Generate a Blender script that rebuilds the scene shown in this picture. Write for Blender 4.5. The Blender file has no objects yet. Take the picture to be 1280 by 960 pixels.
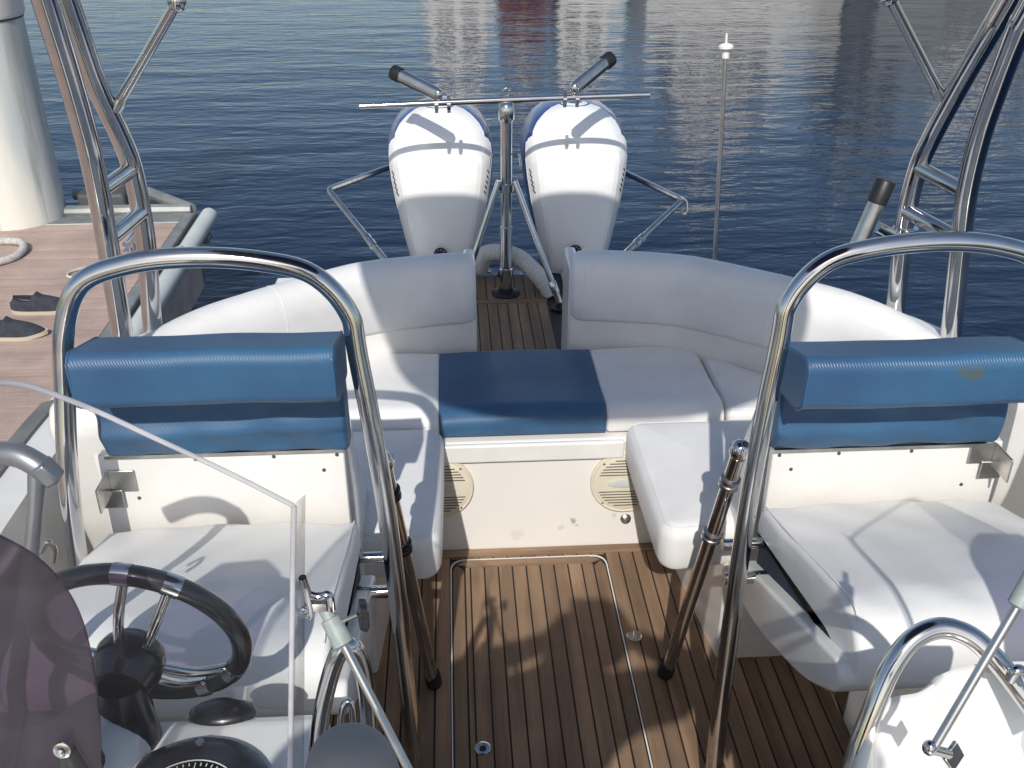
import bpy, math, random
from mathutils import Vector, Matrix
R = math.radians
random.seed(7)
scn = bpy.context.scene
col = scn.collection

# ------------------------------------------------------------------ camera
# boat coordinates in metres: +Y towards the stern, +X to the right, cockpit floor at z = 0
F, H, CX = 1250.0, 1.90, -0.21                 # focal length (px of 1280), eye height, eye offset
TH = math.atan(680 / F)
PS = math.atan(84 / F * math.cos(TH))
_c, _s = math.cos, math.sin
FW = Vector((_s(PS) * _c(TH), _c(PS) * _c(TH), -_s(TH)))
RT = Vector((_c(PS), -_s(PS), 0))
UP = Vector((_s(PS) * _s(TH), _c(PS) * _s(TH), _c(TH)))
cam = bpy.data.cameras.new('camera')
cam.sensor_fit = 'HORIZONTAL'; cam.sensor_width = 36; cam.lens = 36 * F / 1280
cam.clip_start = 0.01; cam.clip_end = 6000
camo = bpy.data.objects.new('camera', cam); col.objects.link(camo)
m = Matrix((RT, UP, -FW)).transposed().to_4x4(); m.translation = (CX, 0, H)
camo.matrix_world = m
scn.camera = camo

# ------------------------------------------------------------------ light
AZ, EL = R(8.8), R(40.6)                           # shadows fall aft and a little to the right
w = bpy.data.worlds.new('World'); scn.world = w; w.use_nodes = True
nt = w.node_tree
sky = nt.nodes.new('ShaderNodeTexSky'); sky.sky_type = 'NISHITA'; sky.sun_disc = False
sky.sun_elevation = EL; sky.sun_rotation = math.pi + AZ
sky.dust_density = 1.3; sky.ozone_density = 1.0
bg = nt.nodes['Background']; bg.inputs['Strength'].default_value = 0.118
nt.links.new(sky.outputs[0], bg.inputs['Color'])
sl = bpy.data.lights.new('sun', 'SUN'); sl.energy = 3.45; sl.angle = R(0.55); sl.color = (1, .962, .90)
so = bpy.data.objects.new('sun', sl); col.objects.link(so)
sdir = Vector((_s(AZ) * _c(EL), _c(AZ) * _c(EL), -_s(EL)))
so.rotation_euler = sdir.to_track_quat('-Z', 'Y').to_euler(); so.location = (0, -5, 8)
vs = scn.view_settings
vs.view_transform = 'Standard'; vs.look = 'None'; vs.exposure = 0.12; vs.gamma = 1.0; vs.use_curve_mapping = False


def at(px, py, x=None, y=None, z=None):
    """point of the place seen at a pixel, on the plane x, y or z = const"""
    d = FW + RT * ((px - 640) / F) - UP * ((py - 480) / F)
    t = (z - H) / d.z if z is not None else (y / d.y if y is not None else (x - CX) / d.x)
    return Vector((CX, 0, H)) + d * t


# ------------------------------------------------------------------ materials
def mat(name, colour, rough=.5, metal=0., var=0., vscale=6., bump=0., bscale=60., coat=0., spec=.5,
        var2=None, stretch=(1, 1, 1), rnd=0., detail=4, sheen=0.):
    mt = bpy.data.materials.new(name); mt.use_nodes = True
    n = mt.node_tree.nodes; l = mt.node_tree.links
    b = n['Principled BSDF']
    b.inputs['Base Color'].default_value = (*colour, 1); b.inputs['Roughness'].default_value = rough
    b.inputs['Metallic'].default_value = metal; b.inputs['Coat Weight'].default_value = coat
    b.inputs['Coat Roughness'].default_value = .08
    b.inputs['Specular IOR Level'].default_value = spec
    tc = n.new('ShaderNodeTexCoord'); mp = n.new('ShaderNodeMapping'); mp.inputs['Scale'].default_value = stretch
    l.new(tc.outputs['Object'], mp.inputs['Vector'])
    src = mp.outputs[0]
    if rnd:
        oi = n.new('ShaderNodeObjectInfo'); ad = n.new('ShaderNodeVectorMath'); ad.operation = 'ADD'
        cb = n.new('ShaderNodeCombineXYZ'); ml = n.new('ShaderNodeMath'); ml.operation = 'MULTIPLY'; ml.inputs[1].default_value = 37
        l.new(oi.outputs['Random'], ml.inputs[0])
        l.new(ml.outputs[0], cb.inputs[0]); l.new(ml.outputs[0], cb.inputs[1])
        l.new(src, ad.inputs[0]); l.new(cb.outputs[0], ad.inputs[1]); src = ad.outputs[0]
    last = None
    if var or rnd:
        nz = n.new('ShaderNodeTexNoise'); nz.inputs['Scale'].default_value = vscale; nz.inputs['Detail'].default_value = detail
        l.new(src, nz.inputs['Vector'])
        mx = n.new('ShaderNodeMix'); mx.data_type = 'RGBA'
        c2 = var2 or tuple(v * (1 - var) for v in colour)
        mx.inputs['A'].default_value = (*c2, 1); mx.inputs['B'].default_value = (*colour, 1)
        rp = n.new('ShaderNodeMapRange'); rp.inputs['From Min'].default_value = .35; rp.inputs['From Max'].default_value = .65
        l.new(nz.outputs['Fac'], rp.inputs['Value']); l.new(rp.outputs[0], mx.inputs['Factor'])
        last = mx.outputs['Result']
        if rnd:
            hs = n.new('ShaderNodeHueSaturation'); mr = n.new('ShaderNodeMapRange')
            mr.inputs['To Min'].default_value = 1 - rnd; mr.inputs['To Max'].default_value = 1 + rnd
            l.new(oi.outputs['Random'], mr.inputs['Value']); l.new(mr.outputs[0], hs.inputs['Value'])
            l.new(last, hs.inputs['Color']); last = hs.outputs[0]
        l.new(last, b.inputs['Base Color'])
    if bump:
        bz = n.new('ShaderNodeTexNoise'); bz.inputs['Scale'].default_value = bscale; bz.inputs['Detail'].default_value = 3
        l.new(src, bz.inputs['Vector'])
        bp = n.new('ShaderNodeBump'); bp.inputs['Strength'].default_value = bump; bp.inputs['Distance'].default_value = .01
        l.new(bz.outputs['Fac'], bp.inputs['Height']); l.new(bp.outputs[0], b.inputs['Normal'])
    return mt


M = {}
M['chrome'] = mat('polished stainless', (.64, .63, .615), .10, 1.0, var=.12, vscale=18, bump=.02, bscale=9)
M['steel'] = mat('brushed stainless', (.62, .61, .58), .28, 1.0, var=.2, vscale=30)
M['vinyl'] = mat('white vinyl', (.80, .79, .775), .44, 0, var=.09, vscale=3.5, bump=.16, bscale=11, spec=.4)
M['gel'] = mat('cream gelcoat', (.79, .765, .725), .22, 0, var=.05, vscale=3, coat=.3)
M['gelwhite'] = mat('white gelcoat', (.80, .79, .76), .25, 0, var=.05, vscale=4, coat=.3)
M['hull'] = mat('hull white', (.78, .77, .74), .3, 0, var=.08, vscale=3, coat=.2)
M['teak'] = mat('weathered teak', (.315, .205, .130), .62, 0, var=.38, vscale=24, bump=.25, bscale=120, stretch=(1, .07, 1), rnd=.20, spec=.3)
M['teakx'] = mat('weathered teak crosswise', (.315, .205, .130), .62, 0, var=.38, vscale=24, bump=.25, bscale=120, stretch=(.07, 1, 1), rnd=.20, spec=.3)
M['caulk'] = mat('black caulk', (.012, .011, .011), .6)
M['black'] = mat('black rubber', (.015, .015, .017), .45, var=.2, vscale=20)
M['blackgloss'] = mat('black plastic', (.014, .014, .018), .25, coat=.3)
M['navy'] = mat('dark blue foam', (.014, .025, .06), .7)
M['dock'] = mat('dock boards', (.50, .375, .315), .75, 0, var=.16, vscale=14, bump=.3, bscale=80, stretch=(.06, 1, 1), rnd=.06, spec=.2)
M['dockgap'] = mat('pale dock joints', (.62, .50, .43), .8, var=.2, vscale=12)  # paler tone that shows between the boards
M['capshade'] = mat('shade-coloured cap plastic', (.30, .305, .305), .6, var=.1, vscale=9)  # white end cap coloured grey in place of the shade on it
M['stripgrey'] = mat('gunwale strip grey', (.17, .17, .165), .6, var=.25, vscale=12)
M['grey'] = mat('galvanised grey', (.33, .34, .33), .5, .4, var=.3, vscale=9)
M['pipe'] = mat('grey white pipe', (.60, .63, .60), .4, var=.15, vscale=6)
M['darkgrey'] = mat('dark grey', (.07, .075, .075), .6, var=.3, vscale=8)
M['pile'] = mat('painted pile', (.74, .72, .64), .5, var=.25, vscale=5, var2=(.52, .55, .54), bump=.12, bscale=8, stretch=(1, 1, .22), detail=8)
M['cowlwhite'] = mat('engine white', (.82, .815, .79), .16, coat=.6)
M['cowlblue'] = mat('engine blue', (.035, .055, .19), .2, coat=.6)
M['speaker'] = mat('ivory plastic', (.72, .66, .53), .45, var=.1, vscale=10)
M['hose'] = mat('ribbed white hose', (.6, .59, .56), .5, var=.15, vscale=12)
M['rope'] = mat('white rope', (.62, .60, .56), .85, var=.3, vscale=60, bump=.6, bscale=150)
M['shoe'] = mat('navy canvas', (.045, .05, .064), .9, var=.35, vscale=30, bump=.5, bscale=200)
M['sole'] = mat('shoe sole', (.5, .43, .33), .7)
M['antenna'] = mat('white fibreglass', (.78, .77, .74), .35)
M['socket'] = mat('grey green plastic', (.36, .41, .39), .45, var=.2, vscale=90)
M['alloy'] = mat('cast grey alloy', (.30, .31, .33), .38, .7, var=.2, vscale=20)
M['canvas'] = mat('canopy canvas', (.03, .05, .13), .85, bump=.2, bscale=200)
M['dialface'] = mat('dial face', (.012, .013, .02), .3, coat=.8)
M['white'] = mat('white print', (.75, .75, .72), .5)
M['skin'] = mat('skin', (.5, .33, .25), .5); M['shirt'] = mat('shirt', (.5, .5, .52), .9)
M['trousers'] = mat('shorts', (.06, .07, .1), .9); M['hair'] = mat('hair', (.03, .02, .015), .7)
M['maroon'] = mat('maroon paint', (.14, .03, .035), .4); M['greyhull'] = mat('grey hull', (.22, .235, .24), .35)
M['wood'] = mat('varnished wood', (.16, .075, .03), .35)


def grime(mt, scale, lo, stretch=(1, 1, 1), f0=.38, f1=.62, detail=6):
    n = mt.node_tree.nodes; l = mt.node_tree.links; b = n['Principled BSDF']
    ge = n.new('ShaderNodeNewGeometry'); mp = n.new('ShaderNodeMapping'); mp.inputs['Scale'].default_value = stretch
    nz = n.new('ShaderNodeTexNoise'); nz.inputs['Scale'].default_value = scale; nz.inputs['Detail'].default_value = detail; nz.inputs['Roughness'].default_value = .65
    mr = n.new('ShaderNodeMapRange'); mr.inputs['From Min'].default_value = f0; mr.inputs['From Max'].default_value = f1; mr.inputs['To Min'].default_value = lo
    l.new(ge.outputs['Position'], mp.inputs[0]); l.new(mp.outputs[0], nz.inputs['Vector']); l.new(nz.outputs['Fac'], mr.inputs['Value'])
    mx = n.new('ShaderNodeMix'); mx.data_type = 'RGBA'; mx.blend_type = 'MULTIPLY'; mx.inputs['Factor'].default_value = 1
    old = b.inputs['Base Color'].links[0].from_socket
    l.new(old, mx.inputs['A']); l.new(mr.outputs[0], mx.inputs['B']); l.new(mx.outputs['Result'], b.inputs['Base Color'])


grime(M['teak'], 5.5, .84); grime(M['teakx'], 5.5, .84); grime(M['vinyl'], 9, .94, f0=.30, f1=.55)
grime(M['dock'], 4, .80); grime(M['pile'], 9, .62, (1, 1, .06), .30, .47); grime(M['gel'], 7, .93); grime(M['gelwhite'], 7, .93)


def leather():
    """faded blue vinyl with a fine woven emboss"""
    mt = mat('blue woven vinyl', (.040, .120, .225), .42, 0, var=.22, vscale=4.5, var2=(.034, .088, .185), spec=.45)
    n = mt.node_tree.nodes; l = mt.node_tree.links; b = n['Principled BSDF']
    tc = n.new('ShaderNodeTexCoord')
    mp = n.new('ShaderNodeMapping'); mp.inputs['Rotation'].default_value = (R(20), R(35), R(45))
    l.new(tc.outputs['Object'], mp.inputs[0])
    wv = n.new('ShaderNodeTexWave'); wv.inputs['Scale'].default_value = 95; wv.inputs['Distortion'].default_value = .3
    l.new(mp.outputs[0], wv.inputs['Vector'])
    nz = n.new('ShaderNodeTexNoise'); nz.inputs['Scale'].default_value = 9; l.new(tc.outputs['Object'], nz.inputs['Vector'])
    ad = n.new('ShaderNodeMath'); ad.operation = 'MULTIPLY_ADD'; ad.inputs[1].default_value = 2.2
    l.new(nz.outputs['Fac'], ad.inputs[0]); l.new(wv.outputs['Fac'], ad.inputs[2])
    bp = n.new('ShaderNodeBump'); bp.inputs['Strength'].default_value = .30; bp.inputs['Distance'].default_value = .002
    l.new(ad.outputs[0], bp.inputs['Height']); l.new(bp.outputs[0], b.inputs['Normal'])
    return mt


M['blue'] = leather()


def stained():
    mt = M['blue'].copy(); mt.name = 'stained blue vinyl'
    n = mt.node_tree.nodes; l = mt.node_tree.links; b = n['Principled BSDF']
    old = b.inputs['Base Color'].links[0].from_socket
    tc = n.new('ShaderNodeTexCoord'); nz = n.new('ShaderNodeTexNoise'); nz.inputs['Scale'].default_value = 26
    l.new(tc.outputs['Object'], nz.inputs['Vector'])
    for c_, r0 in (((.087, -.09, .034), .020), ((.060, -.088, .040), .014)):
        d = n.new('ShaderNodeVectorMath'); d.operation = 'DISTANCE'; d.inputs[1].default_value = c_
        l.new(tc.outputs['Object'], d.inputs[0])
        ad = n.new('ShaderNodeMath'); ad.operation = 'MULTIPLY_ADD'; ad.inputs[1].default_value = .03
        l.new(nz.outputs['Fac'], ad.inputs[0]); l.new(d.outputs['Value'], ad.inputs[2])
        mr = n.new('ShaderNodeMapRange'); mr.inputs['From Min'].default_value = r0 + .016; mr.inputs['From Max'].default_value = r0 + .004
        mr.inputs['To Max'].default_value = .65
        l.new(ad.outputs[0], mr.inputs['Value'])
        mx = n.new('ShaderNodeMix'); mx.data_type = 'RGBA'; mx.inputs['B'].default_value = (.10, .105, .055, 1)
        l.new(mr.outputs[0], mx.inputs['Factor']); l.new(old, mx.inputs['A']); old = mx.outputs['Result']
    l.new(old, b.inputs['Base Color'])
    return mt


M['bluestain'] = stained()


def clear(name, tint, gl, rough=.03, veil=0.):
    """thin acrylic: tinted see-through with a glossy skin and a pale veil painted in for reflected haze"""
    mt = bpy.data.materials.new(name); mt.use_nodes = True
    n = mt.node_tree.nodes; l = mt.node_tree.links; n.remove(n['Principled BSDF'])
    out = n['Material Output']
    tr = n.new('ShaderNodeBsdfTransparent'); tr.inputs[0].default_value = (*tint, 1)
    df = n.new('ShaderNodeBsdfDiffuse'); df.inputs[0].default_value = (.75, .72, .76, 1)  # pale diffuse veil stands in for reflections and bright edges
    g = n.new('ShaderNodeBsdfGlossy'); g.inputs['Roughness'].default_value = rough
    nz = n.new('ShaderNodeTexNoise'); nz.inputs['Scale'].default_value = 7; nz.inputs['Detail'].default_value = 6
    tc = n.new('ShaderNodeTexCoord'); l.new(tc.outputs['Object'], nz.inputs['Vector'])
    mr = n.new('ShaderNodeMapRange'); mr.inputs['From Min'].default_value = .4; mr.inputs['From Max'].default_value = .75
    mr.inputs['To Min'].default_value = veil * .5; mr.inputs['To Max'].default_value = veil * 1.6
    l.new(nz.outputs['Fac'], mr.inputs['Value'])
    m1 = n.new('ShaderNodeMixShader'); l.new(mr.outputs[0], m1.inputs[0]); l.new(tr.outputs[0], m1.inputs[1]); l.new(df.outputs[0], m1.inputs[2])
    lw = n.new('ShaderNodeFresnel'); lw.inputs['IOR'].default_value = gl
    mlt = n.new('ShaderNodeMath'); mlt.operation = 'MULTIPLY'; mlt.inputs[1].default_value = .42; l.new(lw.outputs[0], mlt.inputs[0])
    m2 = n.new('ShaderNodeMixShader'); l.new(mlt.outputs[0], m2.inputs[0]); l.new(m1.outputs[0], m2.inputs[1]); l.new(g.outputs[0], m2.inputs[2])
    l.new(m2.outputs[0], out.inputs['Surface'])
    return mt


M['acrylic'] = clear('clear acrylic', (.975, .98, .98), 1.3, .02, .009)
M['purple'] = clear('smoked purple acrylic', (.31, .245, .32), 1.45, .06, .035)
M['edge'] = clear('acrylic edge', (.8, .85, .84), 1.5, .2, .75)


def locker_paint():
    """cream gelcoat with a few scuffs and grey scrapes low on its face"""
    mt = mat('scuffed cream gelcoat', (.79, .765, .725), .24, 0, var=.04, vscale=3, coat=.3)
    n = mt.node_tree.nodes; l = mt.node_tree.links; b = n['Principled BSDF']
    tc = n.new('ShaderNodeTexCoord'); nz = n.new('ShaderNodeTexNoise'); nz.inputs['Scale'].default_value = 45; nz.inputs['Detail'].default_value = 5
    l.new(tc.outputs['Object'], nz.inputs['Vector'])
    old = b.inputs['Base Color'].links[0].from_socket
    for c_, r0, k_ in (((.118, -.272, -.083), .012, .75), ((.132, -.272, -.100), .004, .6), ((.085, -.272, -.108), .010, .25), ((.245, -.272, -.070), .010, .3), ((-.05, -.272, -.125), .02, .15)):
        d = n.new('ShaderNodeVectorMath'); d.operation = 'DISTANCE'; d.inputs[1].default_value = c_
        l.new(tc.outputs['Object'], d.inputs[0])
        ad = n.new('ShaderNodeMath'); ad.operation = 'MULTIPLY_ADD'; ad.inputs[1].default_value = .035
        l.new(nz.outputs['Fac'], ad.inputs[0]); l.new(d.outputs['Value'], ad.inputs[2])
        mr = n.new('ShaderNodeMapRange'); mr.inputs['From Min'].default_value = r0 + .019; mr.inputs['From Max'].default_value = r0 + .012
        mr.inputs['To Max'].default_value = k_
        l.new(ad.outputs[0], mr.inputs['Value'])
        mx = n.new('ShaderNodeMix'); mx.data_type = 'RGBA'; mx.inputs['B'].default_value = (.28, .26, .25, 1)
        l.new(mr.outputs[0], mx.inputs['Factor']); l.new(old, mx.inputs['A']); old = mx.outputs['Result']
    l.new(old, b.inputs['Base Color'])
    return mt


M['locker'] = locker_paint()


def water():
    mt = bpy.data.materials.new('harbour water'); mt.use_nodes = True
    n = mt.node_tree.nodes; l = mt.node_tree.links; b = n['Principled BSDF']
    b.inputs['Base Color'].default_value = (.004, .012, .032, 1); b.inputs['Roughness'].default_value = .03
    b.inputs['IOR'].default_value = 1.333
    tc = n.new('ShaderNodeTexCoord'); prev = None
    for sc, st, rot, dist in (((.5, 1.5, 1), 1.0, 12, .026), ((2.4, 6.5, 1), 1.0, -8, .0092), ((8., 20., 1), 1.0, 14, .0026)):
        mp = n.new('ShaderNodeMapping'); mp.inputs['Scale'].default_value = sc; mp.inputs['Rotation'].default_value = (0, 0, R(rot))
        l.new(tc.outputs['Object'], mp.inputs[0])
        nz = n.new('ShaderNodeTexNoise'); nz.inputs['Scale'].default_value = 1; nz.inputs['Detail'].default_value = 2
        nz.inputs['Distortion'].default_value = .4
        l.new(mp.outputs[0], nz.inputs['Vector'])
        bp = n.new('ShaderNodeBump'); bp.inputs['Strength'].default_value = st; bp.inputs['Distance'].default_value = dist
        l.new(nz.outputs['Fac'], bp.inputs['Height'])
        if prev: l.new(prev, bp.inputs['Normal'])
        prev = bp.outputs[0]
    l.new(prev, b.inputs['Normal'])
    return mt


M['water'] = water()


# ------------------------------------------------------------------ mesh helpers
class G:
    def __init__(s): s.v = []; s.f = []

    def add(s, vs_, fs_):
        o = len(s.v); s.v += [tuple(p) for p in vs_]; s.f += [tuple(i + o for i in f) for f in fs_]; return s

    def box(s, c, d, rot=None):
        x, y, z = d[0] / 2, d[1] / 2, d[2] / 2
        pts = [Vector((i * x, j * y, k * z)) for i in (-1, 1) for j in (-1, 1) for k in (-1, 1)]
        if rot is not None: pts = [rot @ p for p in pts]
        c = Vector(c)
        return s.add([p + c for p in pts], [(0, 1, 3, 2), (4, 6, 7, 5), (0, 4, 5, 1), (2, 3, 7, 6), (0, 2, 6, 4), (1, 5, 7, 3)])

    def bx(s, x0, x1, y0, y1, z0, z1):
        return s.box(((x0 + x1) / 2, (y0 + y1) / 2, (z0 + z1) / 2), (x1 - x0, y1 - y0, z1 - z0))

    def rings(s, rs, cap0=True, cap1=True, loop=False):
        n = len(rs[0]); o = len(s.v)
        for r_ in rs: s.v += [tuple(p) for p in r_]
        k = len(rs)
        for i in range(k if loop else k - 1):
            a = o + i * n; b = o + ((i + 1) % k) * n
            for j in range(n):
                q = (j + 1) % n
                s.f.append((a + j, a + q, b + q, b + j))
        if not loop:
            if cap0: s.f.append(tuple(o + j for j in reversed(range(n))))
            if cap1: s.f.append(tuple(o + (k - 1) * n + j for j in range(n)))
        return s

    def tube(s, path, r, n=14, closed=False, caps=True):
        P_ = [Vector(p) for p in path]; k = len(P_)
        T = []
        for i in range(k):
            a = P_[(i - 1) % k] if (closed or i > 0) else P_[i]
            b = P_[(i + 1) % k] if (closed or i < k - 1) else P_[i]
            T.append((b - a).normalized())
        u = T[0].orthogonal().normalized(); rs = []
        for i in range(k):
            u = (u - T[i] * u.dot(T[i])).normalized(); v = T[i].cross(u)
            rr = r[i] if isinstance(r, (list, tuple)) else r
            rs.append([P_[i] + (u * math.cos(2 * math.pi * j / n) + v * math.sin(2 * math.pi * j / n)) * rr for j in range(n)])
        return s.rings(rs, caps, caps, closed)

    def cyl(s, a, b, r, n=20):
        return s.tube([a, b], r, n)

    def lathe(s, base, axis, prof, n=24):
        """prof: (distance along axis, radius)"""
        axis = Vector(axis).normalized(); u = axis.orthogonal().normalized(); v = axis.cross(u); base = Vector(base)
        return s.rings([[base + axis * h + (u * math.cos(2 * math.pi * j / n) + v * math.sin(2 * math.pi * j / n)) * max(r, 1e-4)
                         for j in range(n)] for h, r in prof])

    def ball(s, c, d, n=20, k=10):
        c = Vector(c); rs = []
        for i in range(k + 1):
            t = math.pi * i / k; rr = max(math.sin(t), .004)
            rs.append([c + Vector((d[0] * rr * math.cos(2 * math.pi * j / n), d[1] * rr * math.sin(2 * math.pi * j / n), -d[2] * math.cos(t))) for j in range(n)])
        return s.rings(rs)


def smooth(pts, n=8, closed=False):
    P_ = [Vector(p) for p in pts]; out = []; k = len(P_)
    for i in range(k if closed else k - 1):
        if closed: p0, p1, p2, p3 = P_[(i - 1) % k], P_[i], P_[(i + 1) % k], P_[(i + 2) % k]
        else:
            p1, p2 = P_[i], P_[i + 1]
            p0 = P_[i - 1] if i > 0 else p1 * 2 - p2
            p3 = P_[i + 2] if i < k - 2 else p2 * 2 - p1
        for j in range(n):
            t = j / n
            out.append(.5 * ((2 * p1) + (p2 - p0) * t + (2 * p0 - 5 * p1 + 4 * p2 - p3) * t * t + (3 * p1 - p0 - 3 * p2 + p3) * t ** 3))
    if not closed: out.append(P_[-1])
    return out


def fillet(pts, r, n=6):
    """polyline with rounded corners (open)"""
    P_ = [Vector(p) for p in pts]; out = [P_[0]]
    for i in range(1, len(P_) - 1):
        a, b, c = P_[i - 1], P_[i], P_[i + 1]
        d1 = (a - b); d2 = (c - b); q = min(r, d1.length * .49, d2.length * .49)
        s1 = b + d1.normalized() * q; s2 = b + d2.normalized() * q
        for k in range(n + 1):
            t = k / n; out.append(s1 * (1 - t) ** 2 + b * 2 * t * (1 - t) + s2 * t * t)
    out.append(P_[-1]); return out


def round_poly(pts, r, n=5):
    """closed 2-D polygon with rounded corners"""
    P_ = [Vector((p[0], p[1])) for p in pts]; k = len(P_); out = []
    for i in range(k):
        a, b, c = P_[i - 1], P_[i], P_[(i + 1) % k]
        rr = r[i] if isinstance(r, (list, tuple)) else r
        d1 = a - b; d2 = c - b; q = min(rr, d1.length * .48, d2.length * .48)
        s1 = b + d1.normalized() * q; s2 = b + d2.normalized() * q
        for j in range(n + 1):
            t = j / n; out.append(s1 * (1 - t) ** 2 + b * 2 * t * (1 - t) + s2 * t * t)
    return out


def area(o): return sum(o[i - 1][0] * o[i][1] - o[i][0] * o[i - 1][1] for i in range(len(o))) / 2


def inset(o, d):
    k = len(o); sgn = 1 if area(o) > 0 else -1; out = []
    for i in range(k):
        t = Vector((o[(i + 1) % k][0] - o[i - 1][0], o[(i + 1) % k][1] - o[i - 1][1]))
        if t.length < 1e-9: t = Vector((1, 0))
        t.normalize(); nrm = Vector((-t.y, t.x)) * sgn
        out.append(Vector((o[i][0], o[i][1])) + nrm * d)
    return out


def pad(g, outline, z0, z1, r, crown=.012, under=.6):
    """upholstered cushion: outline in x,y, rounded top edge, slightly crowned"""
    o = outline if area(outline) > 0 else outline[::-1]
    lift = lambda pts, z: [(p[0], p[1], z) for p in pts]
    rs = [lift(inset(o, r * under), z0), lift(inset(o, r * under * .3), z0 + r * under * .3), lift(o, z0 + r * under)]
    for k in range(7):
        a = math.pi / 2 * k / 6
        rs.append(lift(inset(o, r * (1 - math.cos(a))), z1 - r + r * math.sin(a)))
    last = inset(o, r)
    c = sum((Vector(p) for p in last), Vector((0, 0))) / len(last)
    for k in (.12, .3, .55, .8, .97):
        rs.append([(p[0] + (c.x - p[0]) * k, p[1] + (c.y - p[1]) * k, z1 + crown * (1 - (1 - k) ** 2)) for p in last])
    g.rings(rs); return g


def extx(g, prof, x0, x1, r=.012, xs=None, wob=None):
    """profile in (y,z) run along x with rounded ends"""
    st = []
    for k in range(5):
        a = math.pi / 2 * k / 4; st.append((x0 + r * (1 - math.cos(a)) if k else x0, r * (1 - math.sin(a))))
    nmid = 26 if wob else 1
    for k in range(1, nmid): st.append((x0 + r + (x1 - x0 - 2 * r) * k / nmid, 0))
    for k in range(5):
        a = math.pi / 2 * (1 - k / 4); st.append((x1 - r * (1 - math.cos(a)), r * (1 - math.sin(a))))
    rs = []
    for x, d in st:
        q = inset(prof, d) if d > 1e-6 else prof
        rs.append([(x, *(wob(x, p) if wob else (p[0], p[1]))) for p in q])
    g.rings(rs); return g


def build(name, g, material, parent=None, sm=38, bevel=0, seg=2, label=None, kind=None, cat=None, group=None, sub=0):
    me = bpy.data.meshes.new(name)
    vs_ = [Vector(p) for p in g.v]
    lo = Vector([min(p[i] for p in vs_) for i in range(3)]); hi = Vector([max(p[i] for p in vs_) for i in range(3)])
    c = (lo + hi) / 2
    me.from_pydata([p - c for p in vs_], [], g.f); me.validate(); me.update()
    import bmesh
    bm = bmesh.new(); bm.from_mesh(me); bmesh.ops.recalc_face_normals(bm, faces=bm.faces); bm.to_mesh(me); bm.free()
    me.materials.append(material)
    if sm:
        me.shade_smooth()
        me.set_sharp_from_angle(angle=R(sm))
    o = bpy.data.objects.new(name, me); col.objects.link(o); o.location = c
    if bevel:
        b = o.modifiers.new('bevel', 'BEVEL'); b.width = bevel; b.segments = seg; b.limit_method = 'ANGLE'; b.angle_limit = R(35)
        b.harden_normals = False
        me.shade_smooth()
    if sub:
        b = o.modifiers.new('sub', 'SUBSURF'); b.levels = sub; b.render_levels = sub
    if parent is not None: adopt(o, parent)
    for k, v in (('label', label), ('kind', kind), ('category', cat), ('group', group)):
        if v: o[k] = v
    return o


def wpos(o):
    p = o.location.copy()
    while o.parent is not None:
        o = o.parent; p += o.location
    return p


def adopt(o, parent):
    o.parent = parent
    o.location = o.location - wpos(parent)      # nothing here is rotated, so offsets simply add up


def thing(name, label, cat, loc=(0, 0, 0), group=None, kind=None):
    o = bpy.data.objects.new(name, None); o.empty_display_size = .1; col.objects.link(o); o.location = loc
    o['label'] = label; o['category'] = cat
    if group: o['group'] = group
    if kind: o['kind'] = kind
    return o


def mirror(p, sgn): return (p[0] * sgn, p[1], p[2])


# ================================================================== SETTING: water, far boats
ZW = -.45
g = G(); g.add([(-2500, -2500, ZW), (2500, -2500, ZW), (2500, 2500, ZW), (-2500, 2500, ZW)], [(0, 1, 2, 3)])
build('water', g, M['water'], kind='structure', sm=0)


def far_boat(x, y, ln, wd, hh, ch, hullm, cabm, label, ang=0):
    t = thing('moored_boat', label, 'boat', (x, y, ZW), 'boats moored across the water')
    rot = Matrix.Rotation(ang, 3, 'Z')
    T = lambda p: Vector((x, y, ZW)) + rot @ Vector(p)
    rs = []
    for k in range(9):
        u = k / 8; hw = wd / 2 * (1 - max(0, (u - .55) / .45) ** 2.2) + .02; sh = hh * (1 + .25 * u * u); xx = -ln / 2 + ln * u
        rs.append([T((xx, -hw, sh)), T((xx * .97, -hw * .8, .25)), T((xx * .95, 0, -.3)), T((xx * .97, hw * .8, .25)), T((xx, hw, sh)), T((xx, 0, sh + .05))])
    g = G(); g.rings(rs); build('hull', g, hullm, t)
    g = G(); g.tube([T((-ln / 2 + ln * .55 * k / 6, -wd / 2 - .03, hh * (1 + .25 * (.55 * k / 6) ** 2) - .12)) for k in range(7)], .06, 8); build('rub_rail', g, M['darkgrey'], t)
    if ch:
        c = []
        for z, f0, f1, hw in ((hh, -.34, .24, .40), (hh + ch * .5, -.33, .14, .38), (hh + ch * .52, -.36, .15, .42), (hh + ch * .56, -.36, .14, .42), (hh + ch * .58, -.30, .06, .34), (hh + ch, -.27, .0, .30), (hh + ch + .05, -.2, -.05, .2)):
            c.append([T((ln * f0, -wd * hw, z)), T((ln * f1, -wd * hw * .9, z)), T((ln * f1, wd * hw * .9, z)), T((ln * f0, wd * hw, z))])
        g = G(); g.rings(c); build('cabin', g, cabm, t, bevel=.05)
        for k in range(4):
            g = G(); xx = ln * (-.26 + .105 * k); g.box(T((xx, -wd * .392, hh + ch * .28)), (ln * .085, .05, ch * .26), rot); build('window', g, M['blackgloss'], t)
        for s_ in (-1, 1):
            g = G(); g.box(T((-ln * .335, s_ * wd * .16, hh + ch * .26)), (.06, wd * .22, ch * .34), rot); build('door_pane', g, M['blackgloss'], t)
        g = G(); g.tube([T((-ln * .12, 0, hh + ch)), T((-ln * .14, 0, hh + ch + 2.6))], .05, 8); build('mast', g, M['hull'], t)
    return t


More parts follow.
